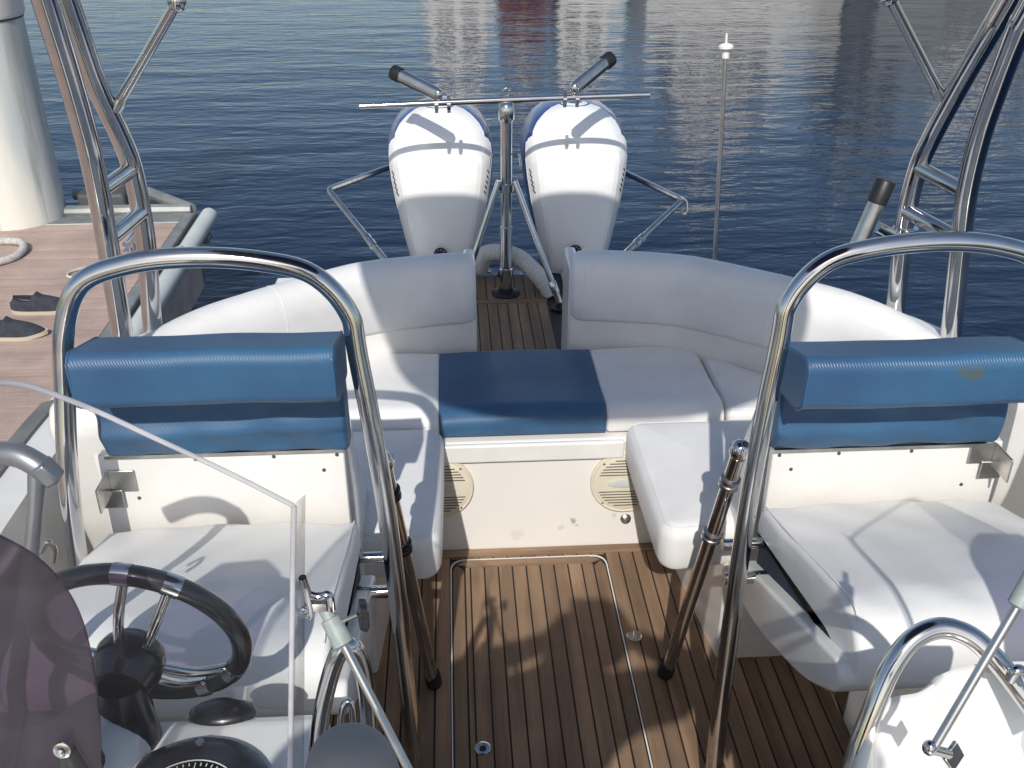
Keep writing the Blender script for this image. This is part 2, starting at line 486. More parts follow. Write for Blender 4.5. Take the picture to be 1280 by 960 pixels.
far_boat(-.1, 30, 7.5, 2.0, 1.5, 2.3, M['hull'], M['hull'], 'small white cruiser moored stern-to at the left end of the far row', ang=R(92))
far_boat(1.75, 29, 6.5, 1.5, 1.2, 1.6, M['maroon'], M['wood'], 'maroon wooden boat moored between two small white cruisers', ang=R(88))
far_boat(3.3, 30, 7.5, 1.7, 1.7, 2.5, M['hull'], M['hull'], 'narrow white cruiser moored right of the maroon boat', ang=R(90))
far_boat(7.3, 27.0, 5.6, 2.6, 2.3, 2.4, M['hull'], M['hull'], 'broad white yacht lying side-on in the middle of the far row', ang=R(3))
far_boat(11.0, 29, 8.0, 1.9, 3.0, 2.2, M['greyhull'], M['greyhull'], 'tall dark grey boat moored right of the broad white yacht', ang=R(90))
far_boat(14.6, 27.5, 6.4, 2.8, 2.6, 1.8, M['greyhull'], M['hull'], 'grey hulled boat with white cabin at the right end of the far row', ang=R(-4))

# ================================================================== SETTING: dock on the left
DX, DZ, DY1 = -1.62, .10, 5.36
dock = thing('dock', 'pinkish brown plank dock along the left side of the boat', 'dock', (-3.2, 3, DZ), kind='structure')
g = G(); g.bx(-5.2, DX - .02, -3, DY1 - .03, DZ - .42, DZ - .006); build('deck_frame', g, M['dockgap'], dock)
pitch = .124
first = None
for k in range(56):
    y0 = DY1 - .14 - pitch * (k + 1)
    if first is None:
        g = G(); g.bx(-5.1, DX - .075, y0 + .0045, y0 + pitch - .0045, DZ - .0055, DZ); first = build('plank', g, M['dock'], dock, sm=0)
    else:
        c = first.copy(); col.objects.link(c); c.location.y = first.location.y - pitch * k
g = G(); g.bx(-5.1, DX - .07, DY1 - .135, DY1 - .02, DZ - .03, DZ + .002); build('end_plank', g, M['grey'], dock, bevel=.006)
g = G(); g.bx(DX - .07, DX - .015, -3, DY1, DZ - .05, DZ + .006); build('edge_beam', g, M['grey'], dock, bevel=.006)
g = G(); g.bx(DX - .012, DX + .012, -3, DY1 - .02, DZ - .1, DZ - .02); build('edge_channel', g, M['darkgrey'], dock, bevel=.004)
g = G(); g.tube([(DX + .055, -3, DZ - .02), (DX + .055, DY1 + .02, DZ - .02)], .045, 18); build('edge_pipe', g, M['pipe'], dock)
for yy in (1.2, 2.6, 4.0, 5.2):
    g = G(); g.bx(DX + .012, DX + .09, yy - .05, yy + .05, DZ - .1, DZ - .068); build('pipe_bracket', g, M['grey'], dock, bevel=.004)
g = G(); g.bx(DX - .01, DX + .10, 3.35, 4.05, DZ - .42, DZ - .105); build('fender_block', g, M['darkgrey'], dock, bevel=.02)
g = G(); g.bx(-5.1, DX - .02, DY1 - .018, DY1 + .05, DZ - .4, DZ - .01); build('end_beam', g, M['grey'], dock, bevel=.006)
# pile guide: a triangular steel frame at the dock's end
g = G()
for a, b in (((-2.36, 5.40), (-1.66, 5.40)), ((-1.66, 5.40), (-1.98, 5.72)), ((-1.98, 5.72), (-2.40, 5.72))):
    g.tube([(a[0], a[1], DZ + .01), (b[0], b[1], DZ + .01)], .035, 8)
g.bx(-2.3, -1.72, 5.38, 5.41, DZ - .12, DZ + .03)
build('pile_guide', g, M['grey'], dock, bevel=.004)
g = G(); g.bx(-2.28, -2.02, 5.42, 5.62, DZ - .1, DZ + .10); build('guide_roller', g, M['darkgrey'], dock, bevel=.02)

zs_ = at(40, 29, y=5.13).z
pl = thing('mooring_pile', 'fat white painted mooring pile with a collar at the end of the dock', 'post', (-2.56, 5.35, ZW))
g = G(); g.tube([(-2.62, 5.38, ZW - 2), (-2.585, 5.38, .1), (-2.60, 5.38, zs_ - .004)], [.245, .245, .255], 40); build('shaft', g, M['pile'], pl)
g = G(); g.lathe((-2.60, 5.38, zs_), (0, 0, 1), [(0, .262), (.02, .27), (1.2, .275), (1.3, .06), (1.31, 0)], 40); build('cap_sleeve', g, M['gel'], pl)
g = G(); g.lathe((-2.601, 5.38, zs_ - .006), (0, 0, 1), [(-.004, .20), (-.004, .259), (.0065, .259), (.0065, .2)], 40); build('collar_seam', g, M['darkgrey'], pl)


def shoe(cx, cy, ang, label):
    t = thing('shoe', label, 'shoe', (cx, cy, DZ), 'pair of slip-on shoes on the dock')
    rot = Matrix.Rotation(ang, 3, 'Z'); T = lambda p: Vector((cx, cy, DZ)) + rot @ Vector(p)
    sect = []
    for k in range(25):
        u = .5 - .5 * math.cos(math.pi * k / 24); xx = -.135 + .27 * u
        hw = .034 + .012 * math.sin(math.pi * min(1, u * 1.05)) + (.008 * math.exp(-((u - .68) / .18) ** 2)); hw *= math.sqrt(max(.05, 1 - abs(2 * u - 1) ** 4.5))
        sect.append((u, xx, hw))
    g = G(); g.rings([[T((xx, hw * 1.06 * math.cos(a), .008 + .008 * (1 if math.sin(a) > 0 else -1) + .016 * max(0, u - .75) * 2)) for a in [math.pi * 2 * (j + .5) / 12 for j in range(12)]] for u, xx, hw in sect])
    build('rubber_sole', g, M['sole'], t)
    rs = []
    for u, xx, hw in sect:
        top = .075 - .035 * u if u < .45 else .062 - .05 * ((u - .45) / .55) ** 1.5
        top += .020 * math.exp(-((u - .43) / .05) ** 2); top *= max(.25, (1 - abs(2 * u - 1) ** 7)) ** .5; top -= .016 * math.exp(-((u - .22) / .14) ** 2)
        rs.append([T((xx, hw * math.cos(a) * (1 - .25 * max(0, math.sin(a))), .012 + max(0, top) * max(0, math.sin(a)) ** .7)) for a in [math.pi * 2 * j / 16 for j in range(16)]])
    g = G(); g.rings(rs); build('canvas_upper', g, M['shoe'], t)
    g = G()
    rs = []
    for k in range(9):
        u = k / 8; rs.append([T((-.115 + .115 * u, .027 * math.cos(a) * math.sin(math.pi * (.12 + .82 * u)), .066 - .012 * u + .012 * math.sin(a))) for a in [math.pi * 2 * j / 10 for j in range(10)]])
    g.rings(rs); build('foot_opening', g, M['black'], t)


p = at(56, 388, z=DZ); shoe(p.x, p.y, R(4), 'dark navy slip-on shoe lying nearer the pile, toe pointing to the boat')
p = at(19, 420, z=DZ); shoe(p.x, p.y, R(2), 'dark navy slip-on shoe nearer the boat bow, cut by the left photo edge')
p = at(-8, 320, z=DZ)
g = G(); pts = [(p.x + .14 * math.cos(a), p.y + .16 * math.sin(a), DZ + .022 + .004 * math.sin(3 * a)) for a in [2 * math.pi * k / 40 for k in range(40)]]
g.tube(pts, .019, 10, closed=True)
build('rope_loop', g, M['rope'], label='thick pale rope loop lying on the dock above the shoes', cat='rope')
p = at(110, 345, z=DZ)
g = G(); pts = smooth([(p.x + .11, p.y + .05, DZ + .01), (p.x, p.y + .10, DZ + .008), (p.x - .09, p.y + .04, DZ + .008), (p.x - .07, p.y - .03, DZ + .008), (p.x + .05, p.y - .02, DZ + .008), (p.x + .16, p.y + .05, DZ + .03), (p.x + .28, p.y + .16, DZ + .03), (DX + .05, p.y + .3, DZ + .03)], 8)
g.tube(pts, .006, 8)
build('thin_line', g, M['rope'], label='thin white line curling on the dock beside the left arch leg', cat='rope')
p = at(165, 310, z=DZ)
cl = thing('dock_cleat', 'metal cleat on the dock edge seen between the left arch legs', 'cleat', (p.x, p.y, DZ))
g = G(); g.tube(smooth([(p.x, p.y - .1, DZ + .055), (p.x, p.y - .05, DZ + .05), (p.x, p.y + .05, DZ + .05), (p.x, p.y + .1, DZ + .055)], 4), .012, 10)
build('horn', g, M['chrome'], cl)
g = G(); g.cyl((p.x, p.y - .03, DZ), (p.x, p.y - .03, DZ + .05), .012); g.cyl((p.x, p.y + .03, DZ), (p.x, p.y + .03, DZ + .05), .012); g.bx(p.x - .03, p.x + .03, p.y - .06, p.y + .06, DZ, DZ + .006)
build('base', g, M['chrome'], cl)

# ================================================================== THE BOAT
boat = thing('motor_boat', 'white open motor boat with teak decks that everything else stands on', 'boat', (0, 1, ZW))
# plan path of the coaming, inner top edge, from the passage round to the bow (right side; mirrored for the left)
COAM = [(.156, 2.95), (.32, 2.925), (.485, 2.885), (.60, 2.815), (.716, 2.728), (.80, 2.665), (.91, 2.585), (1.005, 2.48), (1.06, 2.36), (1.10, 2.15), (1.12, 1.8), (1.12, 1.2), (1.10, .6), (1.02, -.4), (.8, -1.4)]


def side_path(sgn, off=0, pts=COAM, n=4):
    P_ = [Vector(p) for p in smooth([(a, b, 0) for a, b in pts], n)]; out = []
    for i, p in enumerate(P_):
        t = (P_[min(i + 1, len(P_) - 1)] - P_[max(i - 1, 0)]).normalized()
        nrm = Vector((t.y * -1, t.x, 0)) * -1
        nrm = Vector((-t.y, t.x, 0))
        if nrm.dot(Vector((.5, 1, 0))) < 0: nrm = -nrm
        q = p + nrm * off
        out.append((q.x * sgn, q.y))
    return out


# outer hull
HULL = [(.0, 4.16), (.9, 4.14), (1.16, 4.0), (1.20, 3.4), (1.22, 2.6), (1.225, 2.0), (1.225, 1.2), (1.2, .4), (1.12, -.5), (.92, -1.5), (.5, -2.5), (.02, -3.2)]
for_ring = lambda sc_, z: [(x * sc_, y if y < 3.9 else y - (1 - sc_) * .4, z) for x, y in HULL] + [(-x * sc_, y if y < 3.9 else y - (1 - sc_) * .4, z) for x, y in HULL[::-1]]
g = G(); g.rings([for_ring(.5, -.8), for_ring(.86, -.55), for_ring(.96, -.3), for_ring(1.0, .0), for_ring(1.0, .10), for_ring(.93, .135), for_ring(.9, -.035)], True, True)
build('hull', g, M['hull'], boat)
for sgn in (-1, 1):
    # gunwale: outer topside from the quarter forward to the bow, and the deck on top of it
    top_in = side_path(sgn, .03)
    k0 = 0
    rs = []
    outer = side_path(sgn, .125)
    for (a, b), (c, d) in zip(side_path(sgn, 0), outer):
        rs.append([(a, b, -.035), (a, b, .70), ((a + c) / 2, (b + d) / 2, .715), (c, d, .69), (c * 1.01, d, .60), (c, d, .08), ((a + c) / 2, (b + d) / 2, -.035)])
    g = G(); g.rings(rs); build('gunwale', g, M['gelwhite'], boat, sm=50)
    st_ = side_path(sgn, .070)[36:]; st2 = side_path(sgn, .122)[36:]
    g = G(); g.rings([[(a, b, .70), (a, b, .722), (c, d, .706), (c, d, .69)] for (a, b), (c, d) in zip(st_, st2)]); build('grey_strip', g, M['stripgrey'], boat, sm=50)  # flat grey strip along the outer half of the gunwale top
    g = G(); rr = [(c, d, .635) for c, d in side_path(sgn, .137)]
    g.tube(rr[10:], .022, 10); build('rub_rail', g, M['darkgrey'], boat)

# cockpit floor
fl = G(); fl.bx(-1.12, 1.12, -1.0, 2.46, -.03, -.0045)
floor = build('cockpit_floor', fl, M['caulk'], boat)
PT = .0415


def plank(g_, x0, x1, y0, y1, parent, mt, z=0.0, proto={}):
    g_.bx(x0, x1, y0, y1, z - .0042, z)
    return build('plank', g_, mt, parent, sm=0)


# hatch in the floor
HX0, HX1, HY0, HY1 = -.252, .212, .62, 2.392
hatch = thing('floor_hatch', '', '', (0, 1.5, 0)); del hatch['label'], hatch['category']
hatch.name = 'floor_hatch'
adopt(hatch, boat)
g = G()
oo = round_poly([(HX0, HY0), (HX1, HY0), (HX1, HY1), (HX0, HY1)], .045, 6)
g.rings([[(p.x, p.y, z) for p in q] for q, z in ((inset(oo, -.0022), -.006), (inset(oo, -.0022), -.001), (inset(oo, .0012), -.001), (inset(oo, .0012), -.006))], False, False)
build('hatch_rim', g, M['gelwhite'], hatch, sm=0)


def poly_plank(pts, parent, mt, z=0.0):
    o = pts if area(pts) > 0 else pts[::-1]
    g = G(); g.rings([[(p[0], p[1], z - .0042) for p in o], [(p[0], p[1], z) for p in inset(o, .0004)]])
    return build('plank', g, mt, parent, sm=0)


G2 = .0045   # caulk width
# hatch margin boards with mitred, rounded ends
b0 = .030
aft = [Vector((HX0 + .006 + .012, HY1 - .022)), Vector((HX0 + .048, HY1 - .004)), Vector((HX1 - .048, HY1 - .004)), Vector((HX1 - .018, HY1 - .020)), Vector((HX1 - .05, HY1 - .004 - b0)), Vector((HX0 + .05, HY1 - .004 - b0))]
poly_plank([tuple(p) for p in aft], hatch, M['teakx'])
xl0, xl1 = HX0 + .005, HX0 + .005 + .033
poly_plank([(xl0, HY0), (xl1, HY0), (xl1, HY1 - .05), (xl0 + .012, HY1 - .027), (xl0, HY1 - .05)], hatch, M['teak'])
xr0, xr1 = HX1 - .005 - .033, HX1 - .005
poly_plank([(xr0, HY0), (xr1, HY0), (xr1, HY1 - .05), (xr1 - .012, HY1 - .027), (xr0, HY1 - .05)], hatch, M['teak'])
xs = [xl1 + G2, xl1 + G2 + .012]
while xs[-1] + G2 + PT < xr0 - .02: xs.append(xs[-1] + PT)
ya = HY1 - .004 - b0 - G2
edges = [(xs[0], xs[1] - .0)] + [(a + G2, b) for a, b in zip(xs[1:-1], xs[2:])] + [(xs[-1] + G2, xr0 - G2)]
for a, b in edges:
    plank(G(), a, b, HY0, ya, hatch, M['teak'])
# floor planks outside the hatch
x = HX1 + .0045
right = []
while x < 1.05:
    right.append((x, x + PT - G2)); x += PT
x = HX0 - .0045; left = []
while x > -1.05:
    left.append((x - PT + G2, x)); x -= PT
for a, b in right + left:
    plank(G(), a, b, -.2, 2.401, floor, M['teak'])
nst = 11; stw = (HX1 - HX0) / nst
for k in range(nst):
    plank(G(), HX0 + stw * k + .002, HX0 + stw * (k + 1) - .002, HY1 + .0055, 2.401, floor, M['teak'])
plank(G(), HX0, HX1, -.2, HY0 - .006, floor, M['teakx'])
plank(G(), -.40, .41, 2.4055, 2.441, floor, M['teakx'])
# hatch latch and floor drain
p = at(793, 796, z=0)
lt = thing('hatch_latch', 'small flush round lift ring on the right edge of the floor hatch', 'latch', p)
g = G(); g.lathe((p.x, p.y, .0005), (0, 0, 1), [(0, .021), (.003, .021), (.004, .0195), (.002, .017), (.002, .001)], 28); build('plate', g, M['steel'], lt)
g = G(); g.box((p.x + .002, p.y + .004, .0055), (.008, .022, .006)); build('finger_lever', g, M['chrome'], lt, bevel=.002)
p = at(603, 936, z=0)
dr = thing('deck_socket', 'round chrome socket with a dark hole in the shaded floor near the left hoop', 'fitting', p)
g = G(); g.lathe((p.x, p.y, .0003), (0, 0, 1), [(0, .021), (.003, .0205), (.0045, .018), (.0045, .0125), (.001, .012)], 28); build('flange', g, M['chrome'], dr)
g = G(); g.lathe((p.x + .001, p.y - .001, .001), (0, 0, 1), [(0, .0085), (.0016, .0085), (.0016, .001)], 20); build('plug', g, M['black'], dr)

# bench locker across the stern and the side lockers under the lounge
g = G(); g.bx(-.95, .95, 2.445, 2.99, -.03, .377); locker = build('bench_locker', g, M['locker'], boat, bevel=.012, seg=3)
g = G(); g.bx(-.30, .26, 2.428, 2.4455, .318, .378); build('locker_lid_edge', g, M['gelwhite'], locker, bevel=.007, seg=3)
g = G(); g.bx(-.30, .26, 2.441, 2.4455, .312, .317); build('lid_gap', g, M['darkgrey'], locker)
for sgn in (-1, 1):
    g = G(); q = [(sgn * .445, 1.94), (sgn * .40, 2.44), (sgn * 1.1, 2.44), (sgn * 1.1, 1.94)]
    g.rings([[(a, b, -.03) for a, b in q], [(a, b, .30) for a, b in q]]); build('side_locker', g, M['gel'], boat, bevel=.012, seg=3)
    # back-to-back seat shell behind each helm seat
    prof = round_poly([(1.945, -.03), (1.93, .28), (1.845, .56), (1.805, .84), (1.84, .885), (1.885, .872), (1.985, .66), (2.12, .47), (2.20, .29), (2.20, -.03)], .03, 4)
    g = G(); a, b = sorted((sgn * .452, sgn * 1.06)); extx(g, prof, a, b, .02); build('seat_back_shell', g, M['gel'], boat)
    # lower backrest panel (cream) and its end by the passage
    P1 = side_path(sgn, .0)[:34]
    g = G(); PB = side_path(sgn, .06)[:34]; P1 = side_path(sgn, -.016)[:34]
    g.rings([[(a, b, .36), (a, b, .545), (c_, d_, .545), (c_, d_, .36)] for (a, b), (c_, d_) in zip(P1, PB)]); build('coaming_panel', g, M['gel'], boat, sm=50)
    g = G(); a, b = sorted((sgn * .150, sgn * .19)); g.bx(a, b, 2.965, 3.16, .17, .70); build('passage_post', g, M['gelwhite'], boat, bevel=.012, seg=3)
# transom deck (teak) behind the bench
g = G(); g.bx(-1.0, 1.0, 2.99, 4.14, .1, .1945); sd = build('transom_deck', g, M['caulk'], boat)
x = -.168
while x < .16:
    plank(G(), x, x + PT - .004, 2.992, 3.824, sd, M['teak'], .2)
    plank(G(), x, x + PT - .004, 3.872, 4.12, sd, M['teak'], .2); x += PT
plank(G(), -.17, .165, 3.829, 3.868, sd, M['teakx'], .2)
for sgn in (-1, 1):
    g = G(); a, b = sorted((sgn * .25, sgn * 1.0)); g.bx(a, b, 3.0, 4.13, .19, .215); build('side_deck', g, M['gelwhite'], boat, bevel=.01)

# consoles: the dash on the left and the mating passenger console on the right
g = G()
prof = round_poly([(.30, .0), (.30, .80), (.42, .875), (.985, .862), (1.01, .84), (.97, .55), (.93, 0)], [.01, .04, .03, .016, .02, .03, .01], 4)
extx(g, prof, -1.1, -.40, .02); con = build('helm_console', g, M['gelwhite'], boat)
p = at(152, 968, z=.865)
g = G(); rs = []
for k in range(9):
    a = math.pi / 2 * k / 8
    rs.append([(p.x - .045 + (.07 * math.cos(a) + .004) * math.cos(t), p.y + .02 + (.11 * math.cos(a) + .004) * math.sin(t), .855 + .072 * math.sin(a)) for t in [2 * math.pi * j / 32 for j in range(32)]])
g.rings(rs); build('instrument_hood', g, M['gelwhite'], con)
g = G(); g.ball((-.545, 1.0, .858), (.046, .026, .016), 24, 10); build('switch_pod', g, M['blackgloss'], con)
g = G()
prof = round_poly([(.30, .0), (.30, .70), (.42, .74), (.87, .73), (.89, .70), (.87, 0)], .03, 4)
extx(g, prof, .29, 1.1, .02); con2 = build('passenger_console', g, M['gelwhite'], boat)
# moulded pocket on the passenger console: a curved lip, a hollow and a lit front slope
rim = smooth([at(1066, 985, y=.79), at(1082, 925, y=.82), at(1092, 884, y=.845), at(1118, 874, y=.855), at(1150, 868, y=.86), at(1168, 857, y=.865), at(1180, 845, y=.87), at(1205, 836, y=.875), at(1240, 831, y=.875), at(1290, 829, y=.875), at(1350, 830, y=.87)], 6)
rows = []
for i, q in enumerate(rim):
    u = i / (len(rim) - 1)
    low = Vector((q.x + .02, q.y + .005, .70))
    out = q + Vector((-.003, .010, -.010)); inn = q + Vector((.004, -.010, -.004))
    e_ = min(1., u / .25)
    deep = Vector((q.x + .018 * (1 - u), q.y - .016, q.z - .05 - .075 * e_))
    mid = Vector((deep.x + .008 * (1 - u), q.y - .05, deep.z - .010)); mid2 = Vector((mid.x + .004, q.y - .10, mid.z + .002))
    fr = Vector((mid.x + .006, q.y - .125, mid.z + .050)); fr2 = Vector((mid.x + .004, q.y - .150, mid.z + .058)); fr3 = Vector((mid.x + .004, .55, mid.z + .045)); fr4 = Vector((mid.x + .01, .50, .75))
    rows.append([low, out, q + Vector((0, .003, .0005)), q + Vector((.002, -.005, .0005)), inn, inn.lerp(deep, .5) + Vector((0, -.002, 0)), deep, deep.lerp(mid, .5) + Vector((0, 0, -.004)), mid, mid2, fr, fr2, fr3, fr4])
g = G(); n_ = len(rows[0])
for r_ in rows: g.v += [tuple(v) for v in r_]
for i in range(len(rows) - 1):
    for j in range(n_ - 1): g.f.append((i * n_ + j, i * n_ + j + 1, (i + 1) * n_ + j + 1, (i + 1) * n_ + j))
o = build('moulded_pocket', g, M['gelwhite'], con2, sm=45)

# ------------------------------------------------------------------ fittings on the locker
for sgn, lab in ((-1, 'round ivory speaker half hidden behind the left side cushion'), (1, 'round ivory speaker half hidden behind the right side cushion')):
    cx = .272 * sgn if sgn > 0 else -.285
    t = thing('speaker', lab, 'speaker', (cx, 2.44, .232), 'speakers in the bench locker front')
    g = G(); g.lathe((cx, 2.4455, .232), (0, -1, 0), [(0, .107), (.006, .107), (.012, .101), (.015, .09), (.016, .001)], 48); build('grille', g, M['speaker'], t)
    for k in range(-8, 9):
        z = .232 + k * .0098
        if abs(k) < 3: continue
        hw = math.sqrt(max(0, .086 ** 2 - (z - .232) ** 2))
        g = G(); g.box((cx, 2.4292, z), (2 * hw, .0022, .0019)); build('slot', g, M['darkgrey'], t)
    g = G(); g.tube([(cx + .1015 * math.cos(v), 2.4345, .232 + .1015 * math.sin(v)) for v in [2 * math.pi * j / 48 for j in range(48)]], .0042, 8, closed=True); build('rim', g, M['speaker'], t)
    for v in (R(45), R(135), R(225), R(315)):
        g = G(); g.lathe((cx + .097 * math.cos(v), 2.4305, .232 + .097 * math.sin(v)), (0, -1, 0), [(0, .0035), (.0015, .003), (.002, .001)], 10); build('screw', g, M['steel'], t)
    g = G(); g.rings([[(cx + .055 * a_ * math.cos(v), y_, .232 + .014 * a_ * math.sin(v)) for v in [2 * math.pi * j / 28 for j in range(28)]] for y_, a_ in ((2.4300, 1), (2.4265, 1), (2.4255, .8))]); build('badge', g, M['pipe'], t)
p = at(782, 648, y=2.444)
t = thing('vent_fitting', 'small round chrome fitting low on the cream locker front below the right speaker', 'fitting', p)
g = G(); g.lathe(p, (0, -1, .35), [(0, .0165), (.003, .016), (.007, .011), (.008, .001)], 26); build('cover', g, M['steel'], t)
g = G(); g.box((p.x, p.y - .0058, p.z + .003), (.024, .0014, .002)); build('slit', g, M['black'], t)

# ------------------------------------------------------------------ cushions of the stern lounge
# long bench cushion with a blue centre panel: a rounded profile run along x, waterfall front edge
bp = round_poly([(2.468, .384), (2.46, .43), (2.50, .463), (2.64, .452), (2.885, .452), (2.895, .384)], [.012, .035, .04, .05, .02, .01], 6)
bench = thing('bench_cushion', 'long white bench cushion across the stern with a dark blue middle panel', 'cushion', (0, 2.67, .384))
puff = lambda x0, x1: (lambda x, p: (p[0], p[1] + (.006 * math.sin(math.pi * (x - x0) / (x1 - x0)) if p[1] > .42 else 0)))
g = G(); extx(g, bp, -.62, -.2725, .008, wob=puff(-.62, -.27)); build('white_pad', g, M['vinyl'], bench)
g = G(); extx(g, bp, .2095, .556, .012, wob=puff(.21, .556)); build('white_pad', g, M['vinyl'], bench)
bp2 = inset(bp, -.001)
g = G(); extx(g, bp2, -.272, .209, .003, wob=puff(-.27, .21)); build('blue_panel', g, M['blue'], bench)
for sgn in (-1, 1):
    side = 'left' if sgn < 0 else 'right'
    q = [(.268, 1.955), (.262, 2.30), (.262, 2.44), (.30, 2.458), (1.04, 2.458), (1.04, 1.99), (.50, 1.99), (.46, 1.945), (.30, 1.925)]
    q = round_poly([(a * sgn, b) for a, b in q], [.03, .05, .035, .01, .01, .01, .02, .03, .03], 4)
    g = G(); pad(g, q, .302, .436, .04, .008)
    sc_ = build('side_cushion', g, M['vinyl'], label=f'white side lounge cushion on the {side}, its rounded edge hanging over the teak floor', cat='cushion', group='side lounge cushions')
    o_ = inset(q, .40 * .04); g = G(); g.tube([(p_.x, p_.y, .436 - .0075) for p_ in o_], .0022, 6, closed=True); build('piping', g, M['vinyl'], sc_)
    q = [(.564, 2.468), (.567, 2.855), (.68, 2.74), (.78, 2.66), (.92, 2.54), (.99, 2.45), (.99, 2.465)]
    q = round_poly([(a * sgn, b) for a, b in q[:-1]], [.02, .03, .03, .03, .03, .02], 4)
    g = G(); pad(g, q, .384, .447, .022, .006)
    sc_ = build('corner_cushion', g, M['vinyl'], label=f'white corner cushion where the bench meets the {side} side lounge', cat='cushion', group='corner lounge cushions')
    o_ = inset(q, .40 * .022); g = G(); g.tube([(p_.x, p_.y, .447 - .0035) for p_ in o_], .002, 6, closed=True); build('piping', g, M['vinyl'], sc_)
    # backrest swept round the corner
    path = side_path(sgn, 0)[:33]; prof_n = [(-.028, .535), (-.05, .60), (-.056, .69), (-.035, .745), (0.015, .762), (.06, .748), (.075, .70), (.075, .58), (.06, .53), (.0, .522)]
    prof_n = [(a, b) for a, b in round_poly(prof_n, .03, 3)]
    outw = side_path(sgn, 1.0)[:33]; rs = []
    N = len(path)
    c0 = (.01, .64)
    S = [(0, .80), (0, .90), (0, .96)]
    for i in range(N):
        a = Vector(path[i]); nrm = (Vector(outw[i]) - a).normalized()
        tp = 1.0 if i < 18 else 1 - .30 * ((i - 18) / (N - 19)) ** 2
        def ring(scale, shift=0.0):
            tdir = (Vector(path[min(i + 1, N - 1)]) - Vector(path[max(i - 1, 0)])).normalized()
            out = []
            for d, z in prof_n:
                dd = c0[0] + (d - c0[0]) * scale; zz = c0[1] + (z - c0[1]) * scale
                zz = .52 + (zz - .52) * 1.0 - (1 - tp) * .16 * (1 if zz > .64 else 0)
                q = a + nrm * dd + tdir * shift
                out.append((q.x, q.y, zz))
            return out
        if i == 0:
            rs += [ring(.72, -.0), ring(.86, .004), ring(.95, .014)]
        else: rs.append(ring(1.0))
    rs += [ring(.9, .01), ring(.6, .02)]
    g = G(); g.rings(rs)
    bc_ = build('backrest_cushion', g, M['vinyl'], label=f'white curved backrest cushion wrapping the {side} stern corner', cat='cushion', group='stern backrest cushions', sm=50)
    for i_ in (3, 17):
        g = G(); g.tube([Vector(v) for v in rs[i_ + (0 if i_ == 3 else 2)]], .0013, 6, closed=True); build('seam', g, M['vinyl'], bc_)


